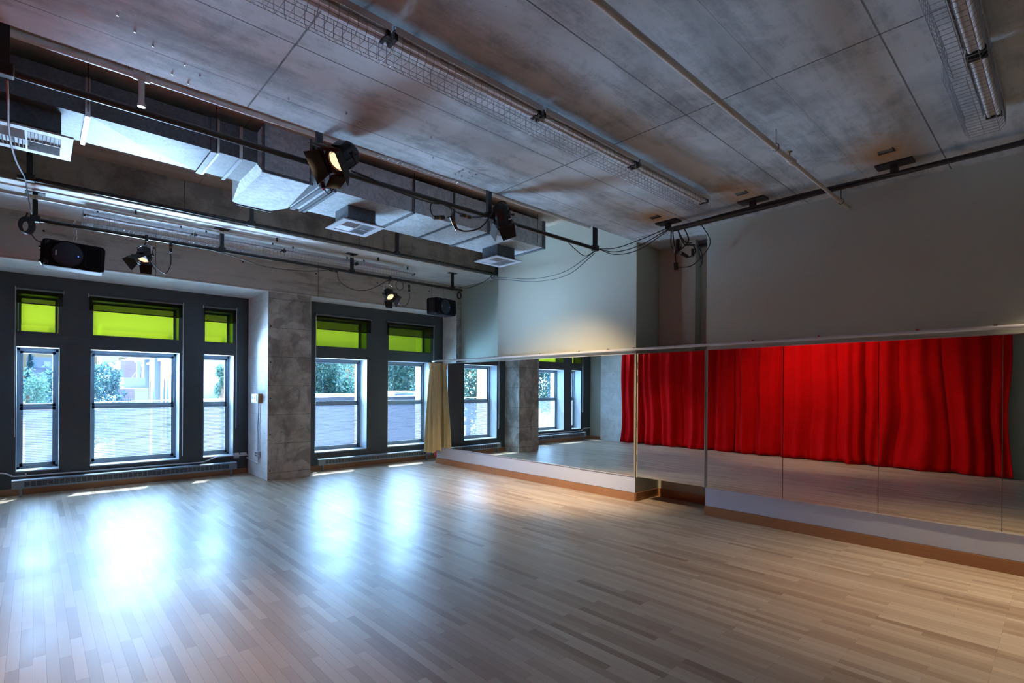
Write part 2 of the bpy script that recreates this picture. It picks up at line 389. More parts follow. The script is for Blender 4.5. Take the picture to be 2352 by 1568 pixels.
def wall_holes(name, X0, X1, Y0, Y1, Z0, Z1, holes, mat):
    xs = sorted({X0, X1, *[h[0] for h in holes], *[h[1] for h in holes]}); zs = sorted({Z0, Z1, *[h[2] for h in holes], *[h[3] for h in holes]})
    def solid(i, j):
        if not (0 <= i < len(xs)-1 and 0 <= j < len(zs)-1): return False
        cx, cz = (xs[i]+xs[i+1])/2, (zs[j]+zs[j+1])/2
        return not any(h[0] < cx < h[1] and h[2] < cz < h[3] for h in holes)
    mb = MB()
    for i in range(len(xs)-1):
        for j in range(len(zs)-1):
            if not solid(i, j): continue
            a, b, c, d = xs[i], xs[i+1], zs[j], zs[j+1]
            mb.add([(a,Y0,c),(b,Y0,c),(b,Y0,d),(a,Y0,d)], [(0,1,2,3)]); mb.add([(a,Y1,c),(b,Y1,c),(b,Y1,d),(a,Y1,d)], [(3,2,1,0)])
            if not solid(i-1, j): mb.add([(a,Y0,c),(a,Y1,c),(a,Y1,d),(a,Y0,d)], [(3,2,1,0)])
            if not solid(i+1, j): mb.add([(b,Y0,c),(b,Y1,c),(b,Y1,d),(b,Y0,d)], [(0,1,2,3)])
            if not solid(i, j-1): mb.add([(a,Y0,c),(b,Y0,c),(b,Y1,c),(a,Y1,c)], [(3,2,1,0)])
            if not solid(i, j+1): mb.add([(a,Y0,d),(b,Y0,d),(b,Y1,d),(a,Y1,d)], [(0,1,2,3)])
    return struct(name, mb, mat)
g = N('pale_brick'); v = g.obj()
br = g.n('TexBrick', {'Vector': g.map(v, rot=(R(90),0,0)), 'Color1': (.40,.25,.20,1), 'Color2': (.52,.36,.30,1), 'Mortar': (.5,.46,.42,1), 'Scale': 1.0, 'Mortar Size': .006, 'Brick Width': .21, 'Row Height': .07})
BRICK = g.end(g.bsdf(br.outputs[0], .8))
B1 = [(-.20, .277), (.64, 1.83), (2.19, 2.675)]; B2 = [(3.94, 5.02), (5.495, 6.585)]
ZL0, ZL1, ZU0, ZU1 = .33, 2.17, 2.387, 2.94
wn = 0; pn = 0
for (X0, X1, Y, wins) in ((-.68, 2.925, 10.40, B1), (3.66, 6.905, 9.82, B2)):
    holes = [(a, b, ZL0, ZL1) for a, b in wins] + [(a+.018, b-.018, ZU0, ZU1) for a, b in wins]
    wall_holes('wall_window', X0, X1, Y, Y+.30, 0, 3.24, holes, DARKW)
    wall_holes('wall_outside', X0, X1, Y+.36, Y+.56, -4, 3.24, [(a-.0, b+.0, ZL0-.05, ZL1+.03) for a, b in wins] + [(a, b, ZU0-.03, ZU1+.03) for a, b in wins], BRICK)
    wall_holes('wall_cavity', X0, X1, Y+.30, Y+.36, 0, 3.24, [(a-.03, b+.03, ZL0-.03, ZL1+.03) for a, b in wins] + [(a-.01, b+.01, ZU0-.03, ZU1+.03) for a, b in wins], DARKW)
    for a, b in wins:
        wn += 1
        w = empty('window_%d' % wn, ((a+b)/2, Y+.3, ZL0), kind='structure')
        w_frame = MB()
        f = .045; y0, y1 = Y+.285, Y+.36
        for (p, q, r_, s_) in ((a, b, ZL0, ZL0+f), (a, b, ZL1-f*1.1, ZL1)): w_frame.box(p, q, y0, y1, r_, s_)
        w_frame.box(a, a+f*.8, y0, y1, ZL0, ZL1).box(b-f*.8, b, y0, y1, ZL0, ZL1)
        w_frame.build('window_frame', HEAT, w)
        zm = 1.275
        up_ = MB(); e = .036; xa, xb = a+f*.8, b-f*.8
        up_.box(xa, xb, Y+.325, Y+.35, ZL1-f*1.1-e, ZL1-f*1.1).box(xa, xb, Y+.325, Y+.35, zm, zm+.045).box(xa, xa+e, Y+.325, Y+.35, zm, ZL1-f).box(xb-e, xb, Y+.325, Y+.35, zm, ZL1-f)
        us = up_.build('upper_sash', HEAT, w); MB().box(xa+e, xb-e, Y+.335, Y+.339, zm+.04, ZL1-f-e).build('glass_pane', GLASS, us)
        lo = MB(); lo.box(xa, xb, Y+.295, Y+.322, ZL0+f, ZL0+f+.05).box(xa, xb, Y+.295, Y+.322, zm-.045, zm+.005).box(xa, xa+e, Y+.295, Y+.322, ZL0+f, zm).box(xb-e, xb, Y+.295, Y+.322, ZL0+f, zm)
        ls = lo.build('lower_sash', HEAT, w); MB().box(xa+e, xb-e, Y+.306, Y+.309, ZL0+f+.05, zm-.045).build('filmed_pane', FILM, ls)
        sl = MB(); sl.box(a, b, Y+.002, Y+.285, ZL0, ZL0+.018); sl.build('window_sill', REVEAL, w)
        rv = MB(); rv.box(a, a+.004, Y+.002, Y+.285, ZL0+.018, ZL1-.004).box(b-.004, b, Y+.002, Y+.285, ZL0+.018, ZL1-.004).box(a, b, Y+.002, Y+.285, ZL1-.004, ZL1); rv.build('window_reveal', REVEAL, w)
        tz = MB(); t = .03; ta, tb = a+.018, b-.018
        tz.box(ta, tb, y0, y1, ZU0, ZU0+t).box(ta, tb, y0, y1, ZU1-t, ZU1).box(ta, ta+t, y0, y1, ZU0, ZU1).box(tb-t, tb, y0, y1, ZU0, ZU1)
        tf = tz.build('transom_frame', HEAT, w); MB().box(ta+t, tb-t, Y+.315, Y+.318, ZU0+t, ZU1-t).build('lime_pane', LIME, tf)
# shallow panel seams on the charcoal window wall
for (a, b, Y) in ((-.68, 2.92, 10.4), (3.66, 6.9, 9.82)):
    mb = MB()
    for z in (.30, 2.205, 2.355): mb.box(a, b, Y-.0035, Y, z, z+.004)
    struct('trim_%d' % (8 if a < 0 else 9), mb, DARKW)
# light brackets along the door opening behind the curtain
struct('wall_left_near', MB().box(-1.6, -.68, .52, .60, 0, 4.6), PAINT)
struct('wall_left_door', MB().box(-1.6, -1.2, -2.7, .52, 0, 4.6), plain('grey_green_door_wall', (.30,.36,.32), .5))
struct('ceiling', MB().box(-1.6, -.9, -2.7, .60, 2.9, 4.6), PAINT); struct('floor', MB().box(-1.6, -.9, -2.7, .6, -.2, 0), FLOOR)
dr = empty('door_1', (-1.2, -.1, 0), kind='structure')
MB().box(-1.2, -1.16, -.62, -.55, 0, 2.15).box(-1.2, -1.16, .34, .41, 0, 2.15).box(-1.2, -1.16, -.62, .41, 2.08, 2.15).build('door_frame', PAINT, dr)
dl = MB().box(-1.195, -1.17, -.55, .34, .01, 2.08).build('door_leaf', PAINT, dr)
mb = MB(); [mb.box(-1.17, -1.155, .325, .345, z, z+.1) for z in (.25, 1.0, 1.75)]; mb.build('door_hinge', BLACKM, dr)

# ------------------------------------------------------------------ mirrors
def mirror(y0, y1, label, x=6.282, yaw=0, z0=.357, z1=2.10):
    t = empty('wall_mirror', (x, (y0+y1)/2, z0), label, 'mirror', 'mirror panels along the right wall')
    w = (y1-y0)/2 - .0025
    MB().box(x, x+.008, (y0+y1)/2-w, (y0+y1)/2+w, z0, z1).build('mirror_glass', MIRROR, t)
    mb = MB(); mb.box(x-.004, x+.012, y0, y1, z0-.008, z0).box(x-.004, x+.012, y0, y1, z1, z1+.008); mb.build('edge_channel', ALU, t)
    t.rotation_euler.z = R(yaw); return t
LM = [(4.225, 5.235, 'mirror panel beside the hinged mirror, reflecting the bay window and a red curtain edge', .42),
      (5.235, 6.221, 'mirror panel reflecting the broad half of the concrete pillar and the lime transoms', .42),
      (6.221, 7.216, 'mirror panel reflecting the narrow side of the concrete pillar', .32),
      (7.216, 8.188, 'mirror panel reflecting a single two-sash window', .30),
      (8.188, 9.121, 'mirror panel farthest back, partly behind the gold drape', .25)]
for a, b, l, yw in LM: mirror(a, b, l, yaw=yw)
RM = [(2.227, 3.132, 'mirror panel nearest the wall recess on the long right wall, full of red curtain'),
      (1.318, 2.227, 'second mirror panel to the right of the recess, reflecting deep red folds'),
      (.405, 1.318, 'mirror panel reflecting the darkening end of the red curtain'),
      (-.55, .405, 'mirror panel cut by the right edge, reflecting the grey-green door')]
for a, b, l in RM: mirror(a, b, l, yaw=-.25)
t = empty('mirror_door', (6.29, 4.19, .357), 'hinged mirror door hanging across the wall recess, reflecting bright red curtain folds', 'mirror')
MB().box(6.281, 6.286, 3.172, 4.160, .357, 2.10).build('mirror_glass', MIRROR, t)
MB().box(6.287, 6.30, 3.170, 4.165, .355, 2.102).build('backing_board', plain('pale_board', (.55,.5,.42), .6), t)
MB().box(6.279, 6.30, 4.165, 4.178, .35, 2.105).build('hinge_stile', plain('cream_stile', (.66,.58,.44), .5), t)
MB().box(6.278, 6.30, 3.166, 3.171, .35, 2.105).build('edge_trim', ALU, t)
for z in (1.93, 1.74, 1.10, .62):
    MB().box(6.275, 6.281, 4.166, 4.172, z-.05, z+.05).build('hinge', BLACKM, t)
t.rotation_euler.z = R(.25)

# curtain rod in front of the mirrors
t = empty('curtain_rod', (6.235, 3, 2.165), 'long white curtain rod running above all the mirrors', 'curtain rod')
MB().tube([(6.235, 9.25, 2.163), (6.235, 4.2, 2.163), (6.235, -1.2, 2.163)], .0185, 12).build('rod', WHITE, t)
for y in (9.0, 8.45, 7.2, 6.75, 6.05, 5.2, 4.65, 4.2, 3.55, 3.14, 2.55, 1.85, 1.0, .45):
    MB().box(6.222, 6.30 if (4.2 <= y <= 7.2 or y < 3.2) else 6.25, y-.012, y+.012, 2.178, 2.19).build('bracket', CHROME, t)

# gold drape bunched at the far end of the rod
def drape_bundle(name, mat, cx, cy, ztop, zbot, prof, label, cat):
    mb = MB(); n = 150; rows = 44; vs = []
    for j in range(rows+1):
        t_ = j/rows; z = ztop + (zbot-ztop)*t_
        rx, ry = prof(t_)
        for i in range(n):
            a = 2*math.pi*i/n
            ph = 11*a + 1.4*math.sin(2*a+.6) + .25*math.sin(5*t_)
            amp = .10 + .16*min(1, t_*1.5)
            r_ = 1 + amp*math.sin(ph) + .05*math.sin(23*a+3*t_)
            vs.append((cx + rx*r_*math.cos(a), cy + ry*r_*math.sin(a), z + (.012*math.sin(ph*.5+1) + .02*math.sin(a*3) if t_ > .96 else 0)))
    fs = [(j*n+i, j*n+(i+1) % n, (j+1)*n+(i+1) % n, (j+1)*n+i) for j in range(rows) for i in range(n)]
    mb.add(vs, fs, True)
    t = empty(name, (cx, cy, zbot), label, cat); mb.build('cloth', mat, t); return t
def gp(t_):
    if t_ < .05: k = .125 - .035*(t_/.05)
    elif t_ < .08: k = .09
    else: k = .095 + .075*((t_-.08)/.92)**.8
    return k*1.12, k*.9
t = drape_bundle('gold_curtain', GOLD, 6.20, 9.10, 2.12, .27, gp, 'gold drape bunched and gathered at the far end of the white curtain rod', 'curtain')
mb = MB(); 
for k in range(9):
    a = 2*math.pi*k/9; p = Vector((6.20+.11*math.cos(a), 9.10+.085*math.sin(a), 2.11))
    mb.tube([p, p+Vector((.012*math.cos(a), .012*math.sin(a), -.10)), p+Vector((-.02*math.cos(a), -.02*math.sin(a), -.17))], [.016,.012,.006], 8)
mb.build('pinch_pleat', GOLD, t)
bagm = MB(); n = 28
vs = []; rows = 12
for j in range(rows+1):
    ph = math.pi*j/rows
    for i in range(n):
        a = 2*math.pi*i/n; d = Vector((math.sin(ph)*math.cos(a), math.sin(ph)*math.sin(a), math.cos(ph)))
        k = 1+.22*noise.noise(d*2.3+Vector((3,1,0)))
        vs.append((6.60+.16*d.x*k, 9.42+.13*d.y*k, .15+.15*d.z*(k if d.z > 0 else .99)))
bagm.add(vs, [(j*n+i, (j+1)*n+i, (j+1)*n+(i+1) % n, j*n+(i+1) % n) for j in range(rows) for i in range(n)], True)
t = empty('cloth_bundle', (6.60, 9.42, 0), 'small red cloth bundle on the floor behind the gold drape', 'bundle'); bagm.build('cloth', REDBAG, t)
MB().tube([(6.56,9.40,.29),(6.60,9.42,.325),(6.64,9.43,.29)], .012, 8).build('knot', REDBAG, t)

# red velvet curtain along the left wall (seen in the mirrors)
mb = MB(); ny, nz = 560, 36; vs = []
def fold(y, z):
    t_ = 1 - z/3.3
    s = y*8.5 + 3.2*noise.noise(Vector((y*.55, 0, 3))) + 1.7*noise.noise(Vector((y*.9, z*.55, 9)))*t_
    a = (.050 + .05*t_)*(.75+.9*abs(noise.noise(Vector((y*.8, 5, z*.15)))))
    q_ = abs(math.sin(s*.62)); x = a*(2.1*q_**.55 - 1.25) + .35*a*math.sin(s*2.9+1+.8*noise.noise(Vector((y*.6, z*.7, 2))))
    sw = .05*noise.noise(Vector((y*1.2+z*.35, z*.9, 7)))*min(1, t_*1.3)
    if z < .12: x += .03*math.sin(y*23)*(1-z/.12)
    return x + sw
for j in range(nz+1):
    z = .012 + 3.28*(j/nz)
    for i in range(ny+1):
        y = .78 + 8.30*i/ny
        y2 = y + .10*noise.noise(Vector((y*.7, z*.8, 4)))*(1-z/3.3)
        vs.append((max(-.655, min(-.335, -.495 + fold(y, z))), y2, z + (.012*math.sin(y*9) if j == 0 else 0)+.004))
fs = [(j*(ny+1)+i, j*(ny+1)+i+1, (j+1)*(ny+1)+i+1, (j+1)*(ny+1)+i) for j in range(nz) for i in range(ny)]
mb.add(vs, fs, True)
t = empty('red_curtain', (-.47, 4.9, 0), 'floor length red velvet curtain seen folded in the mirrors', 'curtain')
o = mb.build('cloth', RED, t); md = o.modifiers.new('thick', 'SOLIDIFY'); md.thickness = .006; md.offset = 1
MB().tube([(-.50, .7, 3.34), (-.50, 9.1, 3.34)], .02, 10).build('curtain_track', BLACKM, t)
mb = MB(); [mb.box(-.505, -.495, y-.01, y+.01, 3.3, ZC if y < 4.1 else 4.31) for y in (.8, 2.4, 4.0)]; mb.build('track_hanger', BLACKM, t)

# ------------------------------------------------------------------ duct
def rib(mb, x, y0, y1, zb, zt, w=.02, d=.02): # flange ring round three sides
    mb.box(x-w/2, x+w/2, y0-d, y1+d, zb-d, zb+.002); mb.box(x-w/2, x+w/2, y0-d, y0+.002, zb, zt); mb.box(x-w/2, x+w/2, y1-.002, y1+d, zb, zt)
t = empty('air_duct', (2.5, 6.1, 3.8), 'long galvanised air duct hanging in the ceiling recess behind the front lighting pipe', 'duct')
L = MB(); L.box(-1.2, 1.66, 5.64, 6.28, 3.88, 4.19); L.build('left_run', GALVS, t)
s_ = MB(); s_.add([(.33,5.64,3.879),(1.27,5.64,3.879),(1.27,6.28,3.879),(.33,6.28,3.879),(.70,5.90,3.850)], [(1,0,4),(2,1,4),(3,2,4),(0,3,4)]); s_.build('creased_panel', GALVS, t)
for x, w in ((.318, .035), (1.262, .05), (1.30, .02), (1.50, .03)):
    f = MB(); rib(f, x, 5.64, 6.28, 3.88, 4.19, w, .022); f.build('flange', CHROME if w < .04 else GALVS, t)
bx = MB(); bx.prism([(1.72,5.64),(2.20,5.64),(2.29,6.60),(2.16,6.86),(1.80,6.86),(1.72,6.80)], 3.812, 4.309); bx.build('plenum_box', GALV, t)
cl = MB(); cl.add([(1.66,5.66,3.88),(1.66,6.26,3.88),(1.72,5.66,3.815),(1.72,6.78,3.815),(1.66,6.26,4.19),(1.72,6.78,4.3),(1.66,5.66,4.19),(1.72,5.66,4.3)], [(0,1,3,2),(1,4,5,3),(6,0,2,7),(4,6,7,5)]); cl.build('transition_collar', GALV, t)
ed = MB(); ed.box(1.70,2.22,5.622,5.64,3.80,3.83).box(1.705,1.725,5.62,5.64,3.81,4.30).box(2.19,2.21,5.62,5.64,3.81,4.30).box(1.78,2.18,6.86,6.875,3.80,3.825); ed.build('box_edge_angle', GALVS, t)
rv = MB()
for i in range(9):
    for (x, y) in ((1.76+.05*i, 5.68), (1.80+.042*i, 6.82), (1.745, 5.72+.12*i)): rv.add([(x-.004,y-.004,3.808),(x+.004,y-.004,3.808),(x+.004,y+.004,3.808),(x-.004,y+.004,3.808)], [(3,2,1,0)])
rv.build('rivets', BLACKM, t)['kind'] = 'stuff'
rr = MB().box(2.29, 5.90, 5.64, 6.53, 3.812, 4.23); rr.build('right_run', GALV, t)
for x, w in ((2.33,.05),(2.42,.02),(2.47,.035),(3.50,.03),(4.13,.022),(4.74,.04),(5.87,.05)):
    f = MB(); rib(f, x, 5.64, 6.53, 3.812, 4.23, w, .02); f.build('flange', GALVS, t)
h = MB()
for x, zt in ((.318,4.31),(1.28,4.31),(3.50,4.31),(4.13,4.31),(5.72,4.31)):
    h.tube([(x, 5.62, 3.86 if x > 2 else 3.9), (x, 5.62, zt)], .004, 6)
h.build('hanger_rod', BLACKM, t)

def diffuser(cx, cy, zt, zp, nx, ny, label, half=.27):
    t = empty('ceiling_diffuser', (cx, cy, zp), label, 'air vent', 'square vents under the duct')
    MB().box(cx-nx, cx+nx, cy-ny, cy+ny, zp+.015, zt).build('neck', GALVS, t)
    fr = MB(); i_ = half-.075
    fr.box(cx-half, cx+half, cy-half, cy-i_, zp, zp+.014).box(cx-half, cx+half, cy+i_, cy+half, zp, zp+.014).box(cx-half, cx-i_, cy-i_, cy+i_, zp, zp+.014).box(cx+i_, cx+half, cy-i_, cy+i_, zp, zp+.014)
    fr.box(cx-i_, cx+i_, cy-.006, cy+.006, zp, zp+.03).box(cx-.006, cx+.006, cy-i_, cy+i_, zp, zp+.03)
    fr.build('face_plate', VENTW, t)
    MB().box(cx-i_, cx+i_, cy-i_, cy+i_, zp+.05, zp+.055).build('throat', GRILLD, t)
    for qx, qy in ((-1,-1),(1,-1),(-1,1),(1,1)):
        lv = MB(); k = 8; a = .012; b = i_-.006
        for j in range(k):
            p = a + (b-a)*(j+.4)/k
            if qx*qy > 0: lv.add([(cx+qx*a, cy+qy*p, zp), (cx+qx*b, cy+qy*p, zp), (cx+qx*b, cy+qy*(p+.014), zp+.03), (cx+qx*a, cy+qy*(p+.014), zp+.03), (cx+qx*a, cy+qy*p+.002, zp), (cx+qx*b, cy+qy*p+.002, zp)], [(0,1,2,3),(4,5,2,3),(0,1,5,4)])
            else: lv.add([(cx+qx*p, cy+qy*a, zp), (cx+qx*p, cy+qy*b, zp), (cx+qx*(p+.014), cy+qy*b, zp+.03), (cx+qx*(p+.014), cy+qy*a, zp+.03), (cx+qx*p+.002, cy+qy*a, zp), (cx+qx*p+.002, cy+qy*b, zp)], [(0,1,2,3),(4,5,2,3),(0,1,5,4)])
        lv.build('louvre', VENTW, t)
diffuser(-.06, 5.935, 3.88, 3.65, .215, .17, 'large white square vent at the left edge, under the left run of the duct', .29)
diffuser(2.955, 6.12, 3.812, 3.60, .18, .18, 'white square vent under the middle of the duct, right of the big lit spotlight')
diffuser(5.385, 6.16, 3.812, 3.60, .18, .18, 'white square vent under the far right end of the duct')

# ------------------------------------------------------------------ lighting pipes
def lpipe(y, z, x0, x1, hx, ztop, label, plate=True):
    t = empty('lighting_pipe', ((x0+x1)/2, y, z), label, 'lighting pipe', 'black lighting pipes along the ceiling')
    MB().tube([(x0, y, z), ((x0+x1)/2, y, z), (x1, y, z)], .0235, 14).build('pipe', BLACK, t)
    for x in hx:
        hp = MB().box(x-.024, x+.024, y-.022, y+.022, z+.015, ztop).build('hanger', BLACKM, t)
        MB().bbox(x-.045, x+.045, y-.035, y+.035, z-.03, z+.045, .01).build('clamp', BLACKM, hp)
        MB().box(x-.09, x+.09, y-.05, y+.05, ztop-.008, ztop).build('mounting_plate', BLACKM, hp)
    return t
lpipe(4.28, 3.455, -1.0, 5.46, (-.14, 1.74, 3.60, 5.44), 4.31, 'front black lighting pipe carrying the big lit spotlight under the slab edge')
lpipe(7.62, 3.825, -.15, 6.70, (-.05, 2.17, 4.42, 6.62), 4.31, 'middle black lighting pipe in front of the brown beam, with no lamps on it')
lpipe(8.30, 3.557, -.03, 6.29, (-.005, 1.97, 3.95, 6.05), 3.87, 'rear black lighting pipe below the pale soffit, carrying both loudspeakers')
XP = 5.77
t = empty('lighting_pipe', (5.80, 1.4, 3.58), 'black lighting pipe wrapped in cable running along the top of the right wall', 'lighting pipe', 'black lighting pipes along the ceiling')
MB().tube([(XP, 3.38, 3.58), (XP, 1, 3.58), (XP, -1.8, 3.58)], .0235, 14).build('pipe', BLACK, t)
for y in (3.40, 2.37, 1.10, -.6):
    hp = MB().box(XP-.022, XP+.022, y-.03, y+.03, 3.585, ZC).build('hanger', BLACKM, t)
    MB().box(XP-.075, XP+.075, y-.14, y+.14, ZC-.016, ZC).build('mounting_plate', BLACKM, hp)
mb = MB()
for k, (a, b) in enumerate(((.016, 0), (.03, 1.3), (.024, 2.6), (.02, 4))):
    pts = []
    for i in range(60):
        y = 3.35 - 4.9*i/59; pts.append((XP+.035*math.cos(b+y*.8)+.012*noise.noise(Vector((y, k, 0))), y, 3.58+.018*math.sin(b*2+y*1.1)+.02*noise.noise(Vector((y*.8, k*3, 1)))))
    mb.tube(pts, .012, 6)
mb.build('cable_wrap', RUBBER, t)
for (x, y, l) in ((5.49, 3.42, 'farthest of the metal plates in the ceiling, near the recess'), (5.48, 2.375, 'middle metal plate in the ceiling, past the end of the caged light'), (5.42, 1.10, 'nearest metal plate in the ceiling, close to the right edge')):
    t = empty('ceiling_anchor', (x, y, ZC), l, 'anchor plate', 'anchor plates in the ceiling')
    MB().box(x-.035, x+.035, y-.055, y+.055, ZC-.004, ZC).build('plate', CHROME, t)
    MB().box(x-.045, x+.045, y-.065, y-.055, ZC-.006, ZC).box(x+.035, x+.045, y-.065, y+.06, ZC-.006, ZC).build('recess_edge', BLACKM, t)

# ------------------------------------------------------------------ white pipes
t = empty('sprinkler_pipe', (3.2, 1.60, 3.545), 'cream sprinkler pipe crossing the near ceiling and ending at the right wall', 'pipe', 'cream pipes')
MB().tube([(.2, 1.605, 3.525), (4.64, 1.60, 3.525)], .0205, 14).tube([(4.64, 1.60, 3.525), (6.30, 1.60, 3.523)], .0165, 14).build('pipe', WPIPE, t)
MB().tube([(4.62, 1.60, 3.525), (4.70, 1.60, 3.525)], .029, 14).build('reducer', WPIPE, t)
mb = MB(); mb.tube([(4.62, 1.60, 3.545), (4.62, 1.60, 3.587)], .007, 8); mb.M = Matrix.Translation((4.62, 1.60, 3.587)); mb.lathe([(0,0),(.022,.001),(.021,.004),(0,.004)], 12); mb.build('sprinkler_head', BRASS, t)
def hang(mb, x, y, z, zt):
    mb.tube([(x, y, z+.036), (x, y, zt)], .0035, 6); mb.tube([(x, y+.025*math.cos(a), z+.008+.03*math.sin(a)) for a in [math.pi*k/8*2 for k in range(9)]], .003, 6)
mb = MB(); hang(mb, 4.33, 1.60, 3.525, ZC); mb.build('pipe_hanger', BLACKM, t); mb = MB(); hang(mb, 6.05, 1.60, 3.525, ZC); mb.build('pipe_hanger', BLACKM, t); mb = MB(); hang(mb, 1.9, 1.60, 3.525, ZC); mb.build('pipe_hanger', BLACKM, t)
t = empty('sprinkler_pipe', (3, 5.08, 4.1), 'cream pipe in the ceiling recess just behind the slab edge', 'pipe', 'cream pipes')
MB().tube([(-1.2, 5.13, 4.105), (.60, 5.12, 4.105)], .030, 12).tube([(.60, 5.12, 4.105), (7.0, 5.06, 4.105)], .024, 12).build('pipe', WPIPE, t)
MB().tube([(.57, 5.12, 4.105), (.68, 5.12, 4.105)], .037, 12).tube([(.625, 5.12, 4.10), (.625, 5.12, 3.87)], .021, 12).tube([(.625, 5.12, 3.885), (.625, 5.12, 3.86)], .028, 12).build('tee_with_drop', WPIPE, t)
mb = MB(); hang(mb, .54, 5.12, 4.105, 4.31); mb.build('pipe_hanger', BLACKM, t)
t = empty('sprinkler_pipe', (2.3, 8.25, 3.8), 'cream capped pipe running under the pale soffit beside the rear caged light', 'pipe', 'cream pipes')
MB().tube([(-.7, 8.225, 3.80), (1.05, 8.225, 3.80)], .024, 12).tube([(1.05, 8.225, 3.80), (4.86, 8.225, 3.80)], .017, 12).build('pipe', WPIPE, t)
MB().tube([(1.03, 8.225, 3.80), (1.12, 8.225, 3.80)], .030, 12).tube([(.0, 8.225, 3.80), (.05, 8.225, 3.80)], .029, 12).tube([(4.84, 8.225, 3.80), (4.90, 8.225, 3.80)], .024, 12).build('coupling', WPIPE, t)
mb = MB(); [mb.box(x-.008, x+.008, 8.205, 8.245, 3.81, 3.87) for x in (.95, 2.7, 4.4)]; mb.build('pipe_hanger', BLACKM, t)

# ------------------------------------------------------------------ caged fluorescent lights
def cage_light(x0, x1, y, z, zc, label, gy0, gy1, gz):
    t = empty('caged_light', ((x0+x1)/2, y, z), label, 'ceiling light', 'caged tube lights')
    MB().box(x0+.01, x1-.01, y-.028, y+.028, z+.01, z+.05).build('housing', WHITE, t)
    rf = MB(); n = 12; rad = .058
    prof = [(y+rad*math.cos(math.pi*k/n), z+.035-rad*.55*math.sin(math.pi*k/n)) for k in range(n+1)]
    vs = [(x, a, b+.02) for x in (x0+.01, x1-.01) for a, b in prof]
    rf.add(vs, [(k, k+1, n+2+k, n+1+k) for k in range(n)], True)
    rf.box(x0+.01, x1-.01, y-rad-.004, y-rad, z+.02, z+.06).box(x0+.01, x1-.01, y+rad, y+rad+.004, z+.02, z+.06)
    rf.build('reflector', ALU, t)
    for dy in (-.026, .026):
        tb = MB().tube([(x0+.035, y+dy, z+.012), (x1-.035, y+dy, z+.012)], .0127, 12).build('tube_lamp', WHITE, t)
    MB().box(x0+.008, x0+.03, y-.045, y+.045, z-.005, z+.05).box(x1-.03, x1-.008, y-.045, y+.045, z-.005, z+.05).build('lamp_holder', BLACKM, t)
    st = MB(); [st.box(x-.008, x+.008, y-.015, y+.015, z+.05, zc) for x in (x0+.15, x1-.15)]; st.build('stem', BLACKM, t)
    gm = MB(); sec = [(gy0, z+.055), (gy0, gz+.04), (gy0+.03, gz), (gy1-.03, gz), (gy1, gz+.04), (gy1, z+.055)]
    r_ = .0016; k = max(3, int((x1-x0)/.052))
    for i in range(k+1):
        x = x0 + (x1-x0)*i/k; gm.tube([(x, a, b) for a, b in sec], r_, 4, False)
    for a, b in sec + [((gy0+gy1)/2, gz)]: gm.tube([(x0, a, b), (x1, a, b)], r_*1.2, 4, False)
    gm.build('wire_guard', WIRE, t)
    return t
near = [('nearest caged light of the long ceiling row, cut by the top edge', .26, 1.475), ('second caged light of the long ceiling row, from the top edge', 1.485, 2.70), ('third caged light of the long ceiling row, past the middle', 2.71, 3.922), ('last caged light of the long ceiling row, ending beside the painted orange glow', 3.932, 5.25)]
for l, a, b in near: cage_light(a, b, 2.66, 3.585, ZC, l, 2.60, 2.79, 3.50)
for l, a, b in (('leftmost caged light under the pale soffit over the windows', .43, 1.64), ('caged light under the pale soffit above the lit spotlight cable', 1.65, 2.86), ('caged light under the pale soffit above the concrete pillar', 2.87, 4.08), ('last caged light under the pale soffit, left of the far loudspeaker', 4.09, 5.27)):
    cage_light(a, b, 8.44, 3.73, 3.87, l, 8.35, 8.53, 3.635)
for l, a, b in (('caged light at the top right corner, cut by the top edge', 2.75, 4.10), ('caged light hanging lowest at the top right, its wire guard sagging sideways', 4.14, 5.15)):
    cage_light(a, b, .385, 3.60, ZC, l, .325, .52 if a < 4 else .55, 3.50)
cage_light(2.44, 3.65, 4.52, 3.97, 4.31, 'caged light in the ceiling recess, only its guard showing at the slab edge', 4.42, 4.62, 3.845)

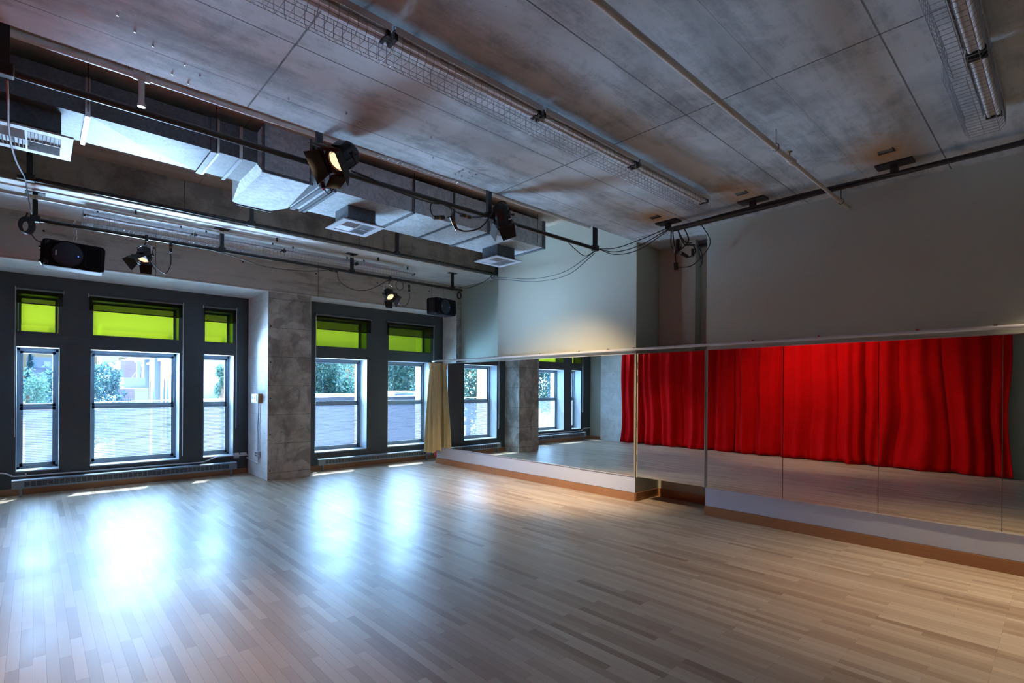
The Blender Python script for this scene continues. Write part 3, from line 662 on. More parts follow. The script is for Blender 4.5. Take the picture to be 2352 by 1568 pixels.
# ------------------------------------------------------------------ stage lights
def stage_light(hook, pos, d, spin, size, energy, label, lit=True, cone=50, flap=(35, 35, 40, 40), socket=True, col=(1, .76, .50)):
    """hook: point on the pipe; pos: middle of the body; d: beam direction"""
    pos = Vector(pos); d = Vector(d).normalized(); hook = Vector(hook)
    t = empty('stage_spotlight', hook, label, 'spotlight', 'black stage spotlights')
    q = (-d).to_track_quat('Z', 'Y').to_matrix().to_4x4(); M = Matrix.Translation(pos) @ q @ Matrix.Rotation(R(spin), 4, 'Z')
    r_ = size; Ln = size*1.35
    b = MB(); b.M = M
    b.lathe([(0, Ln), (r_*.55, Ln), (r_*.92, Ln*.80), (r_, Ln*.62), (r_, -Ln*.55), (r_*1.08, -Ln*.55), (r_*1.08, -Ln*.72), (r_*.86, -Ln*.72), (r_*.84, -Ln*.5)], 20)
    for k in range(8):
        a = 2*math.pi*k/8; ca, sa = math.cos(a), math.sin(a)
        b.add([(ca*r_, sa*r_, -Ln*.5), (ca*r_*1.10, sa*r_*1.10, -Ln*.5), (ca*r_*1.10, sa*r_*1.10, Ln*.55), (ca*r_, sa*r_, Ln*.62)], [(0,1,2,3),(3,2,1,0)])
    body = b.build('lamp_housing', BLACKM, t)
    v = MB(); v.M = M; v.box(-r_*.5, r_*.5, r_*.95, r_*1.12, -Ln*.2, Ln*.5); v.build('vent_cover', BLACKM, body)
    l = MB(); l.M = M
    l.lathe([(0, -Ln*.60), (r_*.3, -Ln*.595), (r_*.6, -Ln*.57), (r_*.84, -Ln*.52)], 28); l.build('fresnel_lens', LENS if lit else ALU, t)
    rg = MB(); rg.M = M
    for rr_ in (.84, .72): rg.tube([(rr_*r_*math.cos(a), rr_*r_*math.sin(a), -Ln*.60) for a in [2*math.pi*k/24 for k in range(25)]], r_*.02, 5, False)
    rg.build('lens_ring', BRASS, body)
    # square gel frame and four barn doors
    h_ = r_*1.12; zf = -Ln*.74
    fr = MB(); fr.M = M
    for sx, sy in ((1,0),(-1,0),(0,1),(0,-1)):
        if sx: fr.box(sx*h_*.86, sx*h_, -h_, h_, zf-.006, zf+.01)
        else: fr.box(-h_, h_, sy*h_*.86, sy*h_, zf-.006, zf+.01)
    fr.build('gel_frame', BLACKM, t)
    for k, (sx, sy) in enumerate(((1,0),(-1,0),(0,1),(0,-1))):
        w1, w2, hl = h_*.92, h_*(1.25 if k < 2 else .75), r_*1.45
        an = R(flap[k]); c, s = math.cos(an), math.sin(an)
        def P(u, w, o): # u across, w along the flap from hinge, o thickness
            rad = h_ + w*s + o*c; z = zf - w*c + o*s
            return (sx*rad, u, z) if sx else (u, sy*rad, z)
        fl = MB(); fl.M = M
        fl.add([P(-w1,0,0),P(w1,0,0),P(w2,hl,0),P(-w2,hl,0),P(-w1,0,.002),P(w1,0,.002),P(w2,hl,.002),P(-w2,hl,.002)], [(0,1,2,3),(7,6,5,4),(0,4,5,1),(1,5,6,2),(2,6,7,3),(3,7,4,0)])
        fl.build('barn_door', FLAP, t)
    # yoke
    side = (q @ Vector((1,0,0)).to_4d()).to_3d(); side = d.cross(Vector((0,0,1))).normalized()
    rad = r_*1.22; top = hook - Vector((0,0,.05))
    yk = MB(); A = pos + side*rad; B = pos - side*rad; upv = (top-pos); upv = upv - side*upv.dot(side); C = pos + upv*.72
    yk.tube([A, A + (C-pos)*.85, C + side*rad*.45, C, C - side*rad*.45, B + (C-pos)*.85, B], .009, 6); yk.build('yoke', BLACKM if size > .09 else CHROME, t)
    kb = MB(); kb.tube([A - side*.01, A + side*.03], .014, 8); kb.tube([B + side*.01, B - side*.03], .014, 8); kb.build('tilt_knob', BLACKM, t)
    cl = MB(); cl.tube([C, top], .008, 8); cl.bbox(hook.x-.018, hook.x+.018, hook.y-.034, hook.y+.034, hook.z-.05, hook.z+.032, .006); cl.build('pipe_clamp', BLACKM, t)
    if energy:
        li = bpy.data.lights.new('spot_beam', 'SPOT'); li.energy = energy; li.color = col; li.spot_size = R(cone); li.spot_blend = 1.0; li.shadow_soft_size = .05
        lo = bpy.data.objects.new('spot_beam', li); COL.objects.link(lo); lo.parent = t
        lm = Matrix.Translation(pos + d*(Ln*.95)) @ d.to_track_quat('-Z', 'Y').to_matrix().to_4x4()
        lm.translation -= hook; lo.matrix_local = lm
    return t
stage_light((1.93, 4.28, 3.455), (1.875, 4.12, 3.515), (-.66, -.10, -.62), 18, .098, 190, 'big black spotlight with a glowing lens on the front lighting pipe, barn doors open', flap=(18, 30, 38, 20), cone=105)
stage_light((3.66, 4.28, 3.455), (3.72, 4.20, 3.475), (.60, .36, -.70), 30, .090, 620, 'black spotlight on the front lighting pipe, tilted down toward the pale wall', flap=(20, 25, 60, 15), cone=72)
stage_light((1.075, 8.30, 3.557), (1.06, 8.33, 3.33), (-.35, -.30, -.85), 12, .082, 55, 'black spotlight hanging from the rear pipe in front of the left windows', flap=(30, 40, 30, 40))
stage_light((4.67, 8.30, 3.557), (4.64, 8.28, 3.26), (.08, -.74, -.70), 0, .082, 120, 'black spotlight hanging from the rear pipe above the right pair of windows', flap=(30, 12, 40, 40))
stage_light((5.80, -.35, 3.58), (5.74, -.38, 3.42), (-.12, .18, -.97), 0, .09, 260, 'black spotlight on the pipe over the right wall, beyond the right edge', flap=(30, 30, 30, 30), cone=80)

# ------------------------------------------------------------------ loudspeakers
def speaker(c, yaw, tilt, sc, label, hookz):
    c = Vector(c); t = empty('loudspeaker', c, label, 'loudspeaker', 'black loudspeakers on the rear pipe')
    M = Matrix.Translation(c) @ Matrix.Rotation(R(yaw), 4, 'Z') @ Matrix.Rotation(R(tilt), 4, 'Y')
    w, h, dpt = .30*sc, .165*sc, .15*sc                       # half sizes; front faces -Y
    b = MB(); b.M = M; b.bbox(-w, w, -dpt, dpt, -h, h, .045*sc); b.build('cabinet', PLASTIC, t)
    rg = MB(); rg.M = M @ Matrix.Translation((-.055*sc, -dpt, 0)) @ Matrix.Rotation(R(90), 4, 'X')
    rg.lathe([(.155*sc, 0), (.160*sc, .010), (.150*sc, .014), (.146*sc, .004)], 48); rg.build('woofer_ring', PLASTIC, t)
    gr = MB(); gr.M = rg.M; gr.lathe([(.149*sc, .004), (.12*sc, .013), (.06*sc, .018), (0, .020)], 40); gr.build('woofer_grille', MESHG, t)
    hn = MB(); hn.M = M
    hn.add([(.115*sc,-dpt-.001,-.12*sc),(.27*sc,-dpt-.001,-.12*sc),(.27*sc,-dpt-.001,.12*sc),(.115*sc,-dpt-.001,.12*sc),(.18*sc,-dpt+.05,-.035*sc),(.225*sc,-dpt+.05,-.035*sc),(.225*sc,-dpt+.05,.035*sc),(.18*sc,-dpt+.05,.035*sc)],
        [(0,1,5,4),(1,2,6,5),(2,3,7,6),(3,0,4,7),(4,5,6,7)]); hn.build('horn', plain('horn_plastic', (.045,.045,.055), .3), t)
    lg = MB(); lg.M = M
    for k in range(5): lg.box((-.165-.004)*sc, (-.165+.010)*sc, -dpt-.0195, -dpt-.018, (-.028+.012*k)*sc, (-.020+.012*k)*sc)
    lg.box((-.169)*sc, (-.155)*sc, -dpt-.0185, -dpt-.017, -.030*sc, .030*sc)
    lg.build('maker_badge', CHROME, t)
    ld = MB(); ld.M = M @ Matrix.Translation((.045*sc, -dpt-.019, -.012*sc)) @ Matrix.Rotation(R(90), 4, 'X'); ld.lathe([(0, .002), (.005, .002), (.006, 0)], 10); ld.build('indicator_light', LED, t)
    vt = MB(); vt.M = M
    for sz in (-1, 1):
        for k in range(3): vt.box((-w+.035+.012*k)*sc if sc != 1 else -w+.035+.014*k, -w+.043+.014*k, -dpt-.002, -dpt+.002, sz*(.09+.012*k)*sc, sz*(.145)*sc)
    vt.build('port_slot', GRILLD, t)
    hd = MB(); hd.M = M; hd.box(-w-.028, -w+.01, -dpt*.3, -dpt*.3+.025, .05*sc, .075*sc).box(-w-.022, -w+.01, -dpt*.3, -dpt*.3+.02, -.115*sc, -.095*sc).box(-w-.008, -w+.01, -dpt*.6, dpt*.4, -.13*sc, .13*sc); hd.build('input_panel', BLACKM, t)
    return t
def chain(p, q, name, label):
    p, q = Vector(p), Vector(q); n = int((p-q).length/.016); mb = MB()
    for s in (-.012, .012):
        for i in range(n):
            c = p.lerp(q, (i+.5)/n) + Vector((s, 0, 0)); ax = Vector((1,0,0)) if i % 2 else Vector((0,1,0)); pts = []
            for k in range(9):
                a = 2*math.pi*k/8; pts.append(c + ax*.006*math.cos(a) + Vector((0,0,.012))*math.sin(a))
            mb.tube(pts, .0028, 5, False)
    t = empty(name, p, label, 'chain', 'chains holding the loudspeakers'); mb.build('chain_strand', CHROME, t)
    mb = MB().tube([p+Vector((0,.0,.026)), p], .004, 6); mb.build('snap_hook', CHROME, t)
speaker((.355, 8.45, 3.195), -4, 2.5, 1.0, 'long black loudspeaker hung sideways on a chain from the rear pipe, at the left', 3.58)
speaker((5.895, 8.44, 3.19), 14, -1.0, .98, 'black loudspeaker hung by the far end of the rear pipe, beside the right wall', 3.58)
chain((.355, 8.30, 3.60), (.355, 8.30, 3.355), 'hanging_chain', 'steel chain from the rear pipe down to the left loudspeaker')
chain((5.86, 8.30, 3.60), (5.86, 8.30, 3.35), 'hanging_chain', 'steel chain from the rear pipe down to the far loudspeaker')

# ------------------------------------------------------------------ cables and connectors
def cable(name, pts, r, label, mat=None, k=8, group='black cables strung between the pipes'):
    o = MB().tube(catmull(pts, k), r, 7).build(name, mat or RUBBER); return tag(o, label, 'cable', group)
def connector(p, d, label, l=.13, r=.021):
    p = Vector(p); d = Vector(d).normalized(); t = empty('cable_connector', p, label, 'connector', 'inline cable connectors')
    MB().tube([p-d*l/2, p-d*l*.08], r, 10).tube([p+d*l*.12, p+d*l/2], r*.92, 10).build('sleeve', BLACKM, t)
    MB().tube([p-d*l*.08, p+d*l*.12], r*1.02, 10).build('band', BRASS, t)
    MB().tube([p+d*l/2, p+d*l*.62], r*.6, 8).build('strain_relief', CHROME, t)
connector((1.82, 4.42, 3.392), (.35, 0, -1), 'brown banded connector dangling below the big lit spotlight')
connector((2.93, 4.25, 3.285), (-1, -.1, -.25), 'banded connector hanging left of the second spotlight, pointing left')
connector((3.11, 4.25, 3.275), (.55, 0, -1), 'banded connector hanging left of the second spotlight, pointing down')
connector((3.26, 4.25, 3.375), (1, .1, .05), 'banded connector lying flat against the front pipe beside the second spotlight')
connector((1.35, 8.30, 3.485), (0, 0, -1), 'pale banded connector hanging from the rear pipe beside the left spotlight')
connector((3.62, 8.28, 3.525), (1, 0, -.05), 'pale banded connector tied under the rear pipe, above the concrete pillar')
connector((5.06, 8.28, 3.43), (.05, 0, -1), 'banded connector hanging from the rear pipe right of the far spotlight')
cable('power_cable', [(1.86, 4.31, 3.46), (1.775, 4.42, 3.55), (1.765, 4.43, 3.49), (1.797, 4.42, 3.465)], .006, 'short cable loop at the left of the big lit spotlight')
cable('power_cable', [(1.845, 4.42, 3.32), (1.88, 4.42, 3.295), (1.915, 4.42, 3.33), (1.93, 4.36, 3.42), (1.93, 4.3, 3.46)], .006, 'short cable from the dangling connector up to the big spotlight')
cable('power_cable', [(2.02, 4.27, 3.49), (2.2, 4.26, 3.47), (2.45, 4.25, 3.42), (2.85, 4.25, 3.41), (3.0, 4.26, 3.45)], .007, 'black cable sagging below the front pipe between its two spotlights')
cable('power_cable', [(2.99, 4.26, 3.44), (2.84, 4.24, 3.40), (2.83, 4.24, 3.31), (2.87, 4.24, 3.27)], .006, 'cable loop feeding the left pointing connector')
cable('power_cable', [(3.00, 4.26, 3.43), (3.06, 4.24, 3.40), (3.08, 4.24, 3.34), (3.02, 4.24, 3.30)], .006, 'cable dropping from the front pipe to the paired connectors')
cable('power_cable', [(3.15, 4.24, 3.215), (3.25, 4.22, 3.21), (3.42, 4.2, 3.28), (3.56, 4.2, 3.44), (3.63, 4.18, 3.58), (3.74, 4.18, 3.62), (3.80, 4.2, 3.56)], .008, 'thick cable curling from the down pointing connector up over the second spotlight')
cable('power_cable', [(3.02, 4.26, 3.45), (3.12, 4.24, 3.39), (3.20, 4.24, 3.38)], .006, 'short cable into the flat connector')
cable('power_cable', [(3.33, 4.25, 3.38), (3.45, 4.25, 3.41), (3.55, 4.26, 3.45)], .006, 'short cable out of the flat connector')
cable('power_cable', [(1.13, 8.34, 3.27), (1.24, 8.36, 3.16), (1.31, 8.38, 3.14), (1.345, 8.28, 3.25), (1.35, 8.30, 3.41)], .006, 'black cable looping from the left spotlight up to its connector')
cable('power_cable', [(4.80, 8.3, 3.16), (4.95, 8.32, 3.10), (5.06, 8.36, 3.14), (5.07, 8.28, 3.25), (5.06, 8.28, 3.36)], .006, 'black cable looping from the far spotlight up to its connector')
cable('power_cable', [(1.70, 8.30, 3.56), (2.1, 8.28, 3.50), (2.6, 8.38, 3.44), (3.2, 8.38, 3.47), (3.55, 8.28, 3.53)], .006, 'thin cable drooping under the rear pipe, left of the pillar')
cable('power_cable', [(3.68, 8.28, 3.52), (3.78, 8.38, 3.38), (4.0, 8.36, 3.28), (4.25, 8.36, 3.30), (4.5, 8.38, 3.42), (4.66, 8.28, 3.54)], .006, 'thin cable drooping under the rear pipe, right of the pillar')
lp = [(4.86+.075*math.cos(a), 8.28, 3.455+.085*math.sin(a)) for a in [math.pi/2+2*math.pi*k/14 for k in range(15)]]
cable('power_cable', lp, .006, 'round cable loop hanging from the rear pipe above the far spotlight', k=3)
cable('power_cable', [(6.66, 7.60, 3.84), (6.24, 7.36, 3.68), (6.16, 6.9, 3.58), (6.0, 6.0, 3.40), (5.75, 5.1, 3.33), (5.50, 4.35, 3.43)], .0055, 'upper of two cables drooping between the front and middle pipe ends')
cable('power_cable', [(6.68, 7.60, 3.83), (6.25, 7.34, 3.65), (6.18, 6.85, 3.54), (6.02, 5.95, 3.35), (5.77, 5.05, 3.28), (5.52, 4.35, 3.42)], .0055, 'lower of two cables drooping between the front and middle pipe ends')
cable('power_cable', [(6.20, 8.28, 3.62), (6.35, 8.2, 3.60), (6.48, 7.9, 3.68), (6.55, 7.65, 3.80)], .0055, 'cable drooping between the rear and middle pipe ends')
for k, (dz, l) in enumerate(((0, 'topmost of three cables from the front pipe end to the right wall pipe'), (-.07, 'middle of three cables from the front pipe end to the right wall pipe'), (-.12, 'lowest of three cables from the front pipe end to the right wall pipe'))):
    cable('power_cable', [(5.50, 4.28, 3.465), (5.58, 4.05, 3.445+dz*.7), (5.68, 3.75, 3.51+dz), (XP-.02, 3.38, 3.60+dz*.25)], .0055, l)
cable('power_cable', [(4.85, 4.26, 3.44), (5.0, 4.25, 3.36), (5.2, 4.25, 3.31), (5.42, 4.27, 3.42)], .0055, 'cable drooping under the right end of the front pipe')
cable('power_cable', [(XP, 3.0, 3.60), (6.02, 2.98, 3.42), (6.1, 3.08, 3.30), (6.1, 3.25, 3.17), (6.05, 3.42, 3.16)], .006, 'cable loop hanging in front of the recess corner')
cable('signal_cable', [(-.130, 4.34, 3.43), (-.130, 4.5, 3.36), (-.141, 5.0, 3.42), (-.145, 5.6, 3.49), (-.13, 6.3, 3.575), (-.105, 7.0, 3.70), (-.085, 7.56, 3.80), (-.07, 7.9, 3.755), (-.05, 8.2, 3.68), (-.03, 8.38, 3.62)], .007, 'pale cable dropping from the front of the ceiling to the cable coil', plain('grey_cable', (.22,.26,.32), .4))
def coil(c, rr, n, label, ax='y', seed=0):
    mb = MB(); c = Vector(c); rnd = random.Random(seed); pts = []
    fac = [rnd.uniform(.42, 1) for _ in range(n+2)]; off = [rnd.uniform(-.035, .035) for _ in range(n+2)]
    for i in range(n*18):
        a = 2*math.pi*i/18; u = i/18; j = int(u); f_ = u-j; k = rr*(fac[j]*(1-f_)+fac[j+1]*f_); w = off[j]*(1-f_)+off[j+1]*f_
        pts.append(c + Vector((k*.68*math.cos(a)+w*.4, w, k*1.08*math.sin(a)-(rr-k)*.45)))
    mb.tube(pts, .0095, 6); t = empty('cable_coil', c, label, 'cable coil', 'coiled black cables'); mb.build('coiled_cable', RUBBER, t)
    MB().tube([c+Vector((0,0,rr*.85)), c+Vector((.015,.0,rr+.035))], .009, 6).build('tie', BLACKM, t)
coil((-.085, 8.28, 3.475), .105, 16, 'thick coil of black cable at the left end of the rear pipe')
coil((6.22, 8.30, 3.46), .085, 4, 'loose cable coil at the right end of the rear pipe, above the loudspeaker', seed=3)
cable('power_cable', [(-.05, 8.28, 3.40), (.0, 8.28, 3.32), (.06, 8.28, 3.29)], .006, 'short cable from the coil to the left loudspeaker')
# tangle at the end of the right wall pipe
tg = empty('cable_tangle', (5.82, 3.28, 3.50), 'tangle of black cables and connectors hanging from the right wall pipe over the recess', 'cable tangle')
mb = MB()
for P_ in ([(5.78,3.36,3.6),(5.70,3.32,3.38),(5.72,3.30,3.30),(5.76,3.28,3.25)], [(5.80,3.36,3.6),(5.78,3.32,3.36),(5.77,3.30,3.24),(5.75,3.28,3.14)],
    [(5.80,3.30,3.60),(5.85,3.28,3.48),(5.92,3.26,3.40),(5.98,3.24,3.40),(6.10,3.22,3.42)], [(5.80,3.30,3.59),(5.86,3.26,3.46),(5.93,3.24,3.42),(6.02,3.22,3.43)],
    [(5.80,3.22,3.60),(5.90,3.20,3.47),(5.88,3.20,3.40),(5.83,3.24,3.33)], [(6.05,3.22,3.42),(6.08,3.2,3.33),(6.02,3.24,3.26),(5.97,3.26,3.26)],
    [(6.12,3.2,3.42),(6.17,3.17,3.32),(6.22,3.18,3.22),(6.2,3.2,3.16)], [(6.13,3.2,3.42),(6.19,3.2,3.30),(6.24,3.2,3.20)]):
    mb.tube(catmull(P_, 8), .008, 6)
mb.build('cable', RUBBER, tg)
mb = MB()
for a, b, r_ in (((5.79,3.28,3.44),(5.79,3.28,3.32),.024), ((5.84,3.27,3.34),(5.75,3.28,3.27),.022), ((5.86,3.27,3.285),(5.97,3.25,3.255),.022), ((6.05,3.22,3.36),(6.05,3.22,3.27),.020), ((5.745,3.28,3.145),(5.755,3.28,3.06),.026)):
    mb.tube([a, b], r_, 10)
mb.build('plug', BLACKM, tg)
mb = MB().tube([(5.84,3.275,3.29),(5.865,3.27,3.283)], .017, 8).tube([(6.05,3.22,3.275),(6.05,3.22,3.255)], .016, 8).tube([(5.715,3.29,3.34),(5.725,3.29,3.26)], .007, 6); mb.build('metal_clip', CHROME, tg)

# ------------------------------------------------------------------ heaters
def heater(x0, x1, y, z0, z1, label):
    t = empty('baseboard_heater', ((x0+x1)/2, y, 0), label, 'heater', 'baseboard heaters under the windows')
    yb = y+.075; c = MB()
    c.add([(x0,y,z0),(x1,y,z0),(x1,y+.012,z1),(x0,y+.012,z1),(x0,yb,z1+.012),(x1,yb,z1+.012),(x0,yb,z0),(x1,yb,z0)], [(0,1,2,3),(3,2,5,4),(0,6,7,1),(0,3,4,6),(1,7,5,2),(6,4,5,7)]); c.build('casing', HEAT, t)
    g_ = MB(); gx0, gx1 = x0+.13, x1-.13; zc0, zc1 = z0+.028, z1-.022
    g_.add([(gx0,y-.0005,zc0),(gx1,y-.0005,zc0),(gx1,y+.007,zc1),(gx0,y+.007,zc1)], [(0,1,2,3)]); g_.build('grille_opening', GRILLD, t)
    s = MB(); n = int((gx1-gx0)/.062)
    for i in range(n+1):
        x = gx0+(gx1-gx0)*i/n; s.box(x-.0035, x+.0035, y-.003, y+.006, zc0, zc1)
    for k in range(1, 4): s.box(gx0, gx1, y-.001+.002*k, y+.004, zc0+(zc1-zc0)*k/4-.0015, zc0+(zc1-zc0)*k/4+.0015)
    s.build('grille_bars', HEAT, t)
    for x in (x0+.08, x1-.10): MB().box(x, x+.028, y+.015, y+.055, 0, z0).build('foot', HEAT, t)
heater(-.235, 2.69, 10.20, .115, .232, 'long low blue-grey baseboard heater under the three left windows')
heater(3.95, 6.47, 9.64, .112, .222, 'long low blue-grey baseboard heater under the two right windows')

# ------------------------------------------------------------------ conduits and boxes
o = MB().tube(catmull([(-.68, 10.385, .345), (-.35, 10.385, .34), (-.25, 10.385, .30), (-.15, 10.385, .275), (.6, 10.385, .270), (1.6, 10.385, .266), (2.05, 10.385, .262), (2.2, 10.385, .27), (2.35, 10.385, .315), (2.45, 10.385, .335), (2.92, 10.385, .335)], 6), .012, 10).build('wall_conduit', CONDUIT)
tag(o, 'thin white conduit running along the charcoal wall above the left heater', 'conduit')
t = empty('conduit_bracket', (-.1, 10.39, .30), 'small metal clip holding the conduit above the left heater', 'clip')
MB().box(-.10, -.08, 10.368, 10.40, .262, .315).build('clip', CHROME, t)
t = empty('junction_box', (2.72, 10.38, .33), 'white square junction box on the charcoal wall beside the pillar', 'junction box')
MB().bbox(2.675, 2.765, 10.355, 10.40, .285, .385, .006).build('cover', CONDUIT, t)
mb = MB(); [mb.box(x-.004, x+.004, 10.352, 10.356, z-.004, z+.004) for x, z in ((2.69,.30),(2.75,.37))]; mb.build('screw', BLACKM, t)
t = empty('conduit_fitting', (2.84, 10.385, .36), 'oblong white conduit fitting between the junction box and the pillar', 'conduit fitting')
MB().bbox(2.79, 2.895, 10.365, 10.40, .345, .385, .012).build('body', CONDUIT, t)
t = empty('switch_box', (2.9, 9.75, 1.31), 'grey wall control box mounted on the side of the concrete pillar', 'switch box')
MB().bbox(2.845, 2.92, 9.62, 9.94, 1.32, 1.475, .006).build('casing', CONDUIT, t)
MB().box(2.838, 2.846, 9.66, 9.90, 1.34, 1.455).build('cover_plate', WHITE, t)
mb = MB(); [mb.box(2.832, 2.84, y-.008, y+.008, 1.38, 1.42) for y in (9.72, 9.84)]; mb.build('switch', BLACKM, t)
MB().box(2.85, 2.92, 9.585, 9.615, 1.315, 1.48).build('wooden_edge', plain('ochre_wood', (.42,.24,.10), .5), t)
o = MB().tube(catmull([(2.90, 9.72, 1.32), (2.90, 9.71, 1.2), (2.90, 9.74, .9), (2.90, 9.73, .6), (2.90, 9.73, .47)], 6), .012, 10).build('vertical_conduit', CONDUIT); tag(o, 'white conduit running down the pillar side from control box to outlet', 'conduit')
t = empty('power_outlet', (2.9, 9.72, .37), 'white double power outlet box low on the pillar side', 'outlet')
MB().bbox(2.87, 2.92, 9.64, 9.80, .36, .47, .005).build('box', CONDUIT, t)
MB().box(2.864, 2.871, 9.655, 9.785, .37, .46).build('face_plate', WHITE, t)
mb = MB(); [mb.box(2.860, 2.866, y-.014, y+.014, z-.01, z+.01) for y in (9.70, 9.745) for z in (.395, .435)]; mb.build('socket', GRILLD, t)
o = MB().tube([(2.90, 9.70, .36), (2.90, 9.70, .255), (2.90, 9.75, .25), (2.90, 10.1, .262), (2.90, 10.38, .285)], .012, 10).build('elbow_conduit', CONDUIT); tag(o, 'white conduit elbow at the bottom of the pillar side', 'conduit')

# ------------------------------------------------------------------ roller shades
def shade(x0, x1, Y, zt, zb, side, chz, label):
    t = empty('roller_shade', ((x0+x1)/2, Y-.05, zt), label, 'roller shade', 'dark roller shades over the lime panes')
    MB().tube([(x0+.012, Y-.045, zt), (x1-.012, Y-.045, zt)], .020, 14).build('roller_tube', plain('shade_roll', (.16,.17,.18), .5), t)
    MB().box(x0, x0+.01, Y-.075, Y, zt-.03, zt+.03).box(x1-.01, x1, Y-.075, Y, zt-.03, zt+.03).build('end_bracket', CHROME, t)
    MB().box(x0+.02, x1-.02, Y-.062, Y-.0615, zb, zt-.005).build('shade_cloth', SHADE, t)
    MB().bbox(x0+.02, x1-.02, Y-.067, Y-.057, zb-.012, zb+.006, .003).build('bottom_bar', BLACKM, t)
    xs = x0+.004 if side < 0 else x1-.004
    if side: MB().tube([(xs, Y-.07, zt), (xs, Y-.07, chz), (xs, Y-.055, chz-.015), (xs, Y-.04, chz), (xs, Y-.04, zt)], .0035, 6).build('pull_chain', WHITE, t)
shade(-.215, .325, 10.4, 3.00, 2.80, -1, .87, 'narrow roller shade at the left edge, partly drawn over a small lime pane')
shade(.60, 1.872, 10.4, 3.00, 2.775, 1, .42, 'widest roller shade, partly drawn over the wide lime pane')
shade(2.16, 2.708, 10.4, 3.00, 2.755, 1, .85, 'narrow roller shade left of the pillar, over a small lime pane')
shade(3.925, 5.09, 9.82, 2.985, 2.715, -1, .60, 'roller shade just right of the concrete pillar')
shade(5.43, 6.62, 9.82, 2.985, 2.715, 1, .42, 'roller shade nearest the right wall, above the gold drape')

# small bolts left in the slab
for i, (px, py) in enumerate(((-.03,3.75),(.12,3.55),(.33,3.62),(.42,3.72),(.52,3.80),(.70,3.88),(.80,3.95),(.66,4.05),(.76,4.10),(1.33,3.82),(1.72,3.72),(1.86,3.78),(2.4,3.6),(2.62,3.9))):
    o = MB().tube([(px, py, ZC), (px, py, ZC-.016)], .006, 6).build('ceiling_bolt', CHROME)
    tag(o, 'one of the small steel bolts scattered over the ceiling slab beside its front edge', 'bolt', 'bolts left in the ceiling')
t = empty('bolt_cluster', (3.06, 4.0, ZC), 'square cluster of steel bolts at the slab edge above the spotlights', 'bolts')
for i in range(3):
    for j in range(3):
        if (i, j) != (1, 1): MB().tube([(2.98+.08*i, 3.93+.06*j, ZC), (2.98+.08*i, 3.93+.06*j, ZC-.018)], .008, 6).build('bolt', CHROME, t)

# ------------------------------------------------------------------ outside
GROUND = plain('street_surface', (.30,.31,.32), .9, var=.2, nscale=.4)
struct('ground', MB().box(-160, 200, 45, 300, -4.6, -4.0), GROUND)
def brickmat(name, a, b, mortar, sc=1):
    g = N(name); v = g.obj(); s = g.n('SeparateXYZ', {0: v})
    uv = g.n('CombineXYZ', {0: g.math('ADD', s.outputs[0], s.outputs[1]), 1: s.outputs[2]}).outputs[0]
    br = g.n('TexBrick', {'Vector': uv, 'Color1': a, 'Color2': b, 'Mortar': mortar, 'Scale': 1.0, 'Mortar Size': .008, 'Brick Width': .24*sc, 'Row Height': .085*sc})
    return g.end(g.bsdf(g.mix(g.noise(v, .9, 5), br.outputs[0], tuple(x*1.25 for x in b)), .85))
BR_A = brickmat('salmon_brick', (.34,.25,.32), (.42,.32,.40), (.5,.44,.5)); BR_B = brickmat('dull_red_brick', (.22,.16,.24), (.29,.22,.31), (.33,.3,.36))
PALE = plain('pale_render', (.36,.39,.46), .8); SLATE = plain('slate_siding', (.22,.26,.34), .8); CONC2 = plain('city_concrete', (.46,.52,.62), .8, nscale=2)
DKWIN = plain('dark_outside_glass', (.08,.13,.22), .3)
# long brick building receding to the left behind the central window
t = empty('brick_building', (5.0, 27, -4), 'salmon brick building with slot windows and white cornice, seen through the wide window', 'building')
fx = lambda y: 3.9 + (y-22)*.05
def slab(mb, y0, y1, z0, z1, x=0, d=.3): mb.add([(fx(y0)-x,y0,z0),(fx(y1)-x,y1,z0),(fx(y1)-x,y1,z1),(fx(y0)-x,y0,z1),(fx(y0)+d,y0,z0),(fx(y1)+d,y1,z0),(fx(y1)+d,y1,z1),(fx(y0)+d,y0,z1)], [(0,1,2,3),(4,7,6,5),(0,4,5,1),(3,2,6,7),(0,3,7,4),(1,5,6,2)])
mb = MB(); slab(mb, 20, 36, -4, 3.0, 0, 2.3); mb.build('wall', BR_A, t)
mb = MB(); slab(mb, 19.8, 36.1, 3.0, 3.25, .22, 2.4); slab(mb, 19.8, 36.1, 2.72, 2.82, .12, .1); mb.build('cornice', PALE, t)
mb = MB(); [slab(mb, y, y+.85, -4, 3.35, .22, .1) for y in (22.5, 28.2, 33.2)]; mb.build('pilaster', SLATE, t)
for y in (20.8, 24.2, 25.3, 26.6, 29.9, 31.2, 32.4):
    mb = MB(); slab(mb, y, y+.42, -.6, 1.9, .03, .02); mb.build('window', DKWIN, t)
t = empty('brick_block', (3.5, 40, -4), 'flat roofed dull red brick block behind the white vent stack', 'building')
MB().box(3.9, 6.6, 40, 52, -4, 3.2).build('wall', BR_B, t); MB().box(4.9, 6.7, 39.6, 52, -4, 3.6).build('taller_wing', BR_B, t)
MB().box(3.3, 4.0, 39.0, 40.2, -4, 2.6).build('stair_tower', SLATE, t)
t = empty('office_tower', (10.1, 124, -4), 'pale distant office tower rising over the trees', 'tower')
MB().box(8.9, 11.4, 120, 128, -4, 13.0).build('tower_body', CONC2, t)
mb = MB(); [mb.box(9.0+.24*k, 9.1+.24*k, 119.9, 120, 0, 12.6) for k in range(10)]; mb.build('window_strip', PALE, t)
t = empty('roof_unit', (3.3, 30, -1), 'white rooftop unit with a tall capped vent stack and guy wires', 'roof unit')
MB().box(2.95, 3.75, 29, 30.5, 1.5, 1.98).build('unit_box', PALE, t); MB().box(2.8, 3.85, 28.5, 31, -4, 1.5).build('roof_base', BR_B, t)
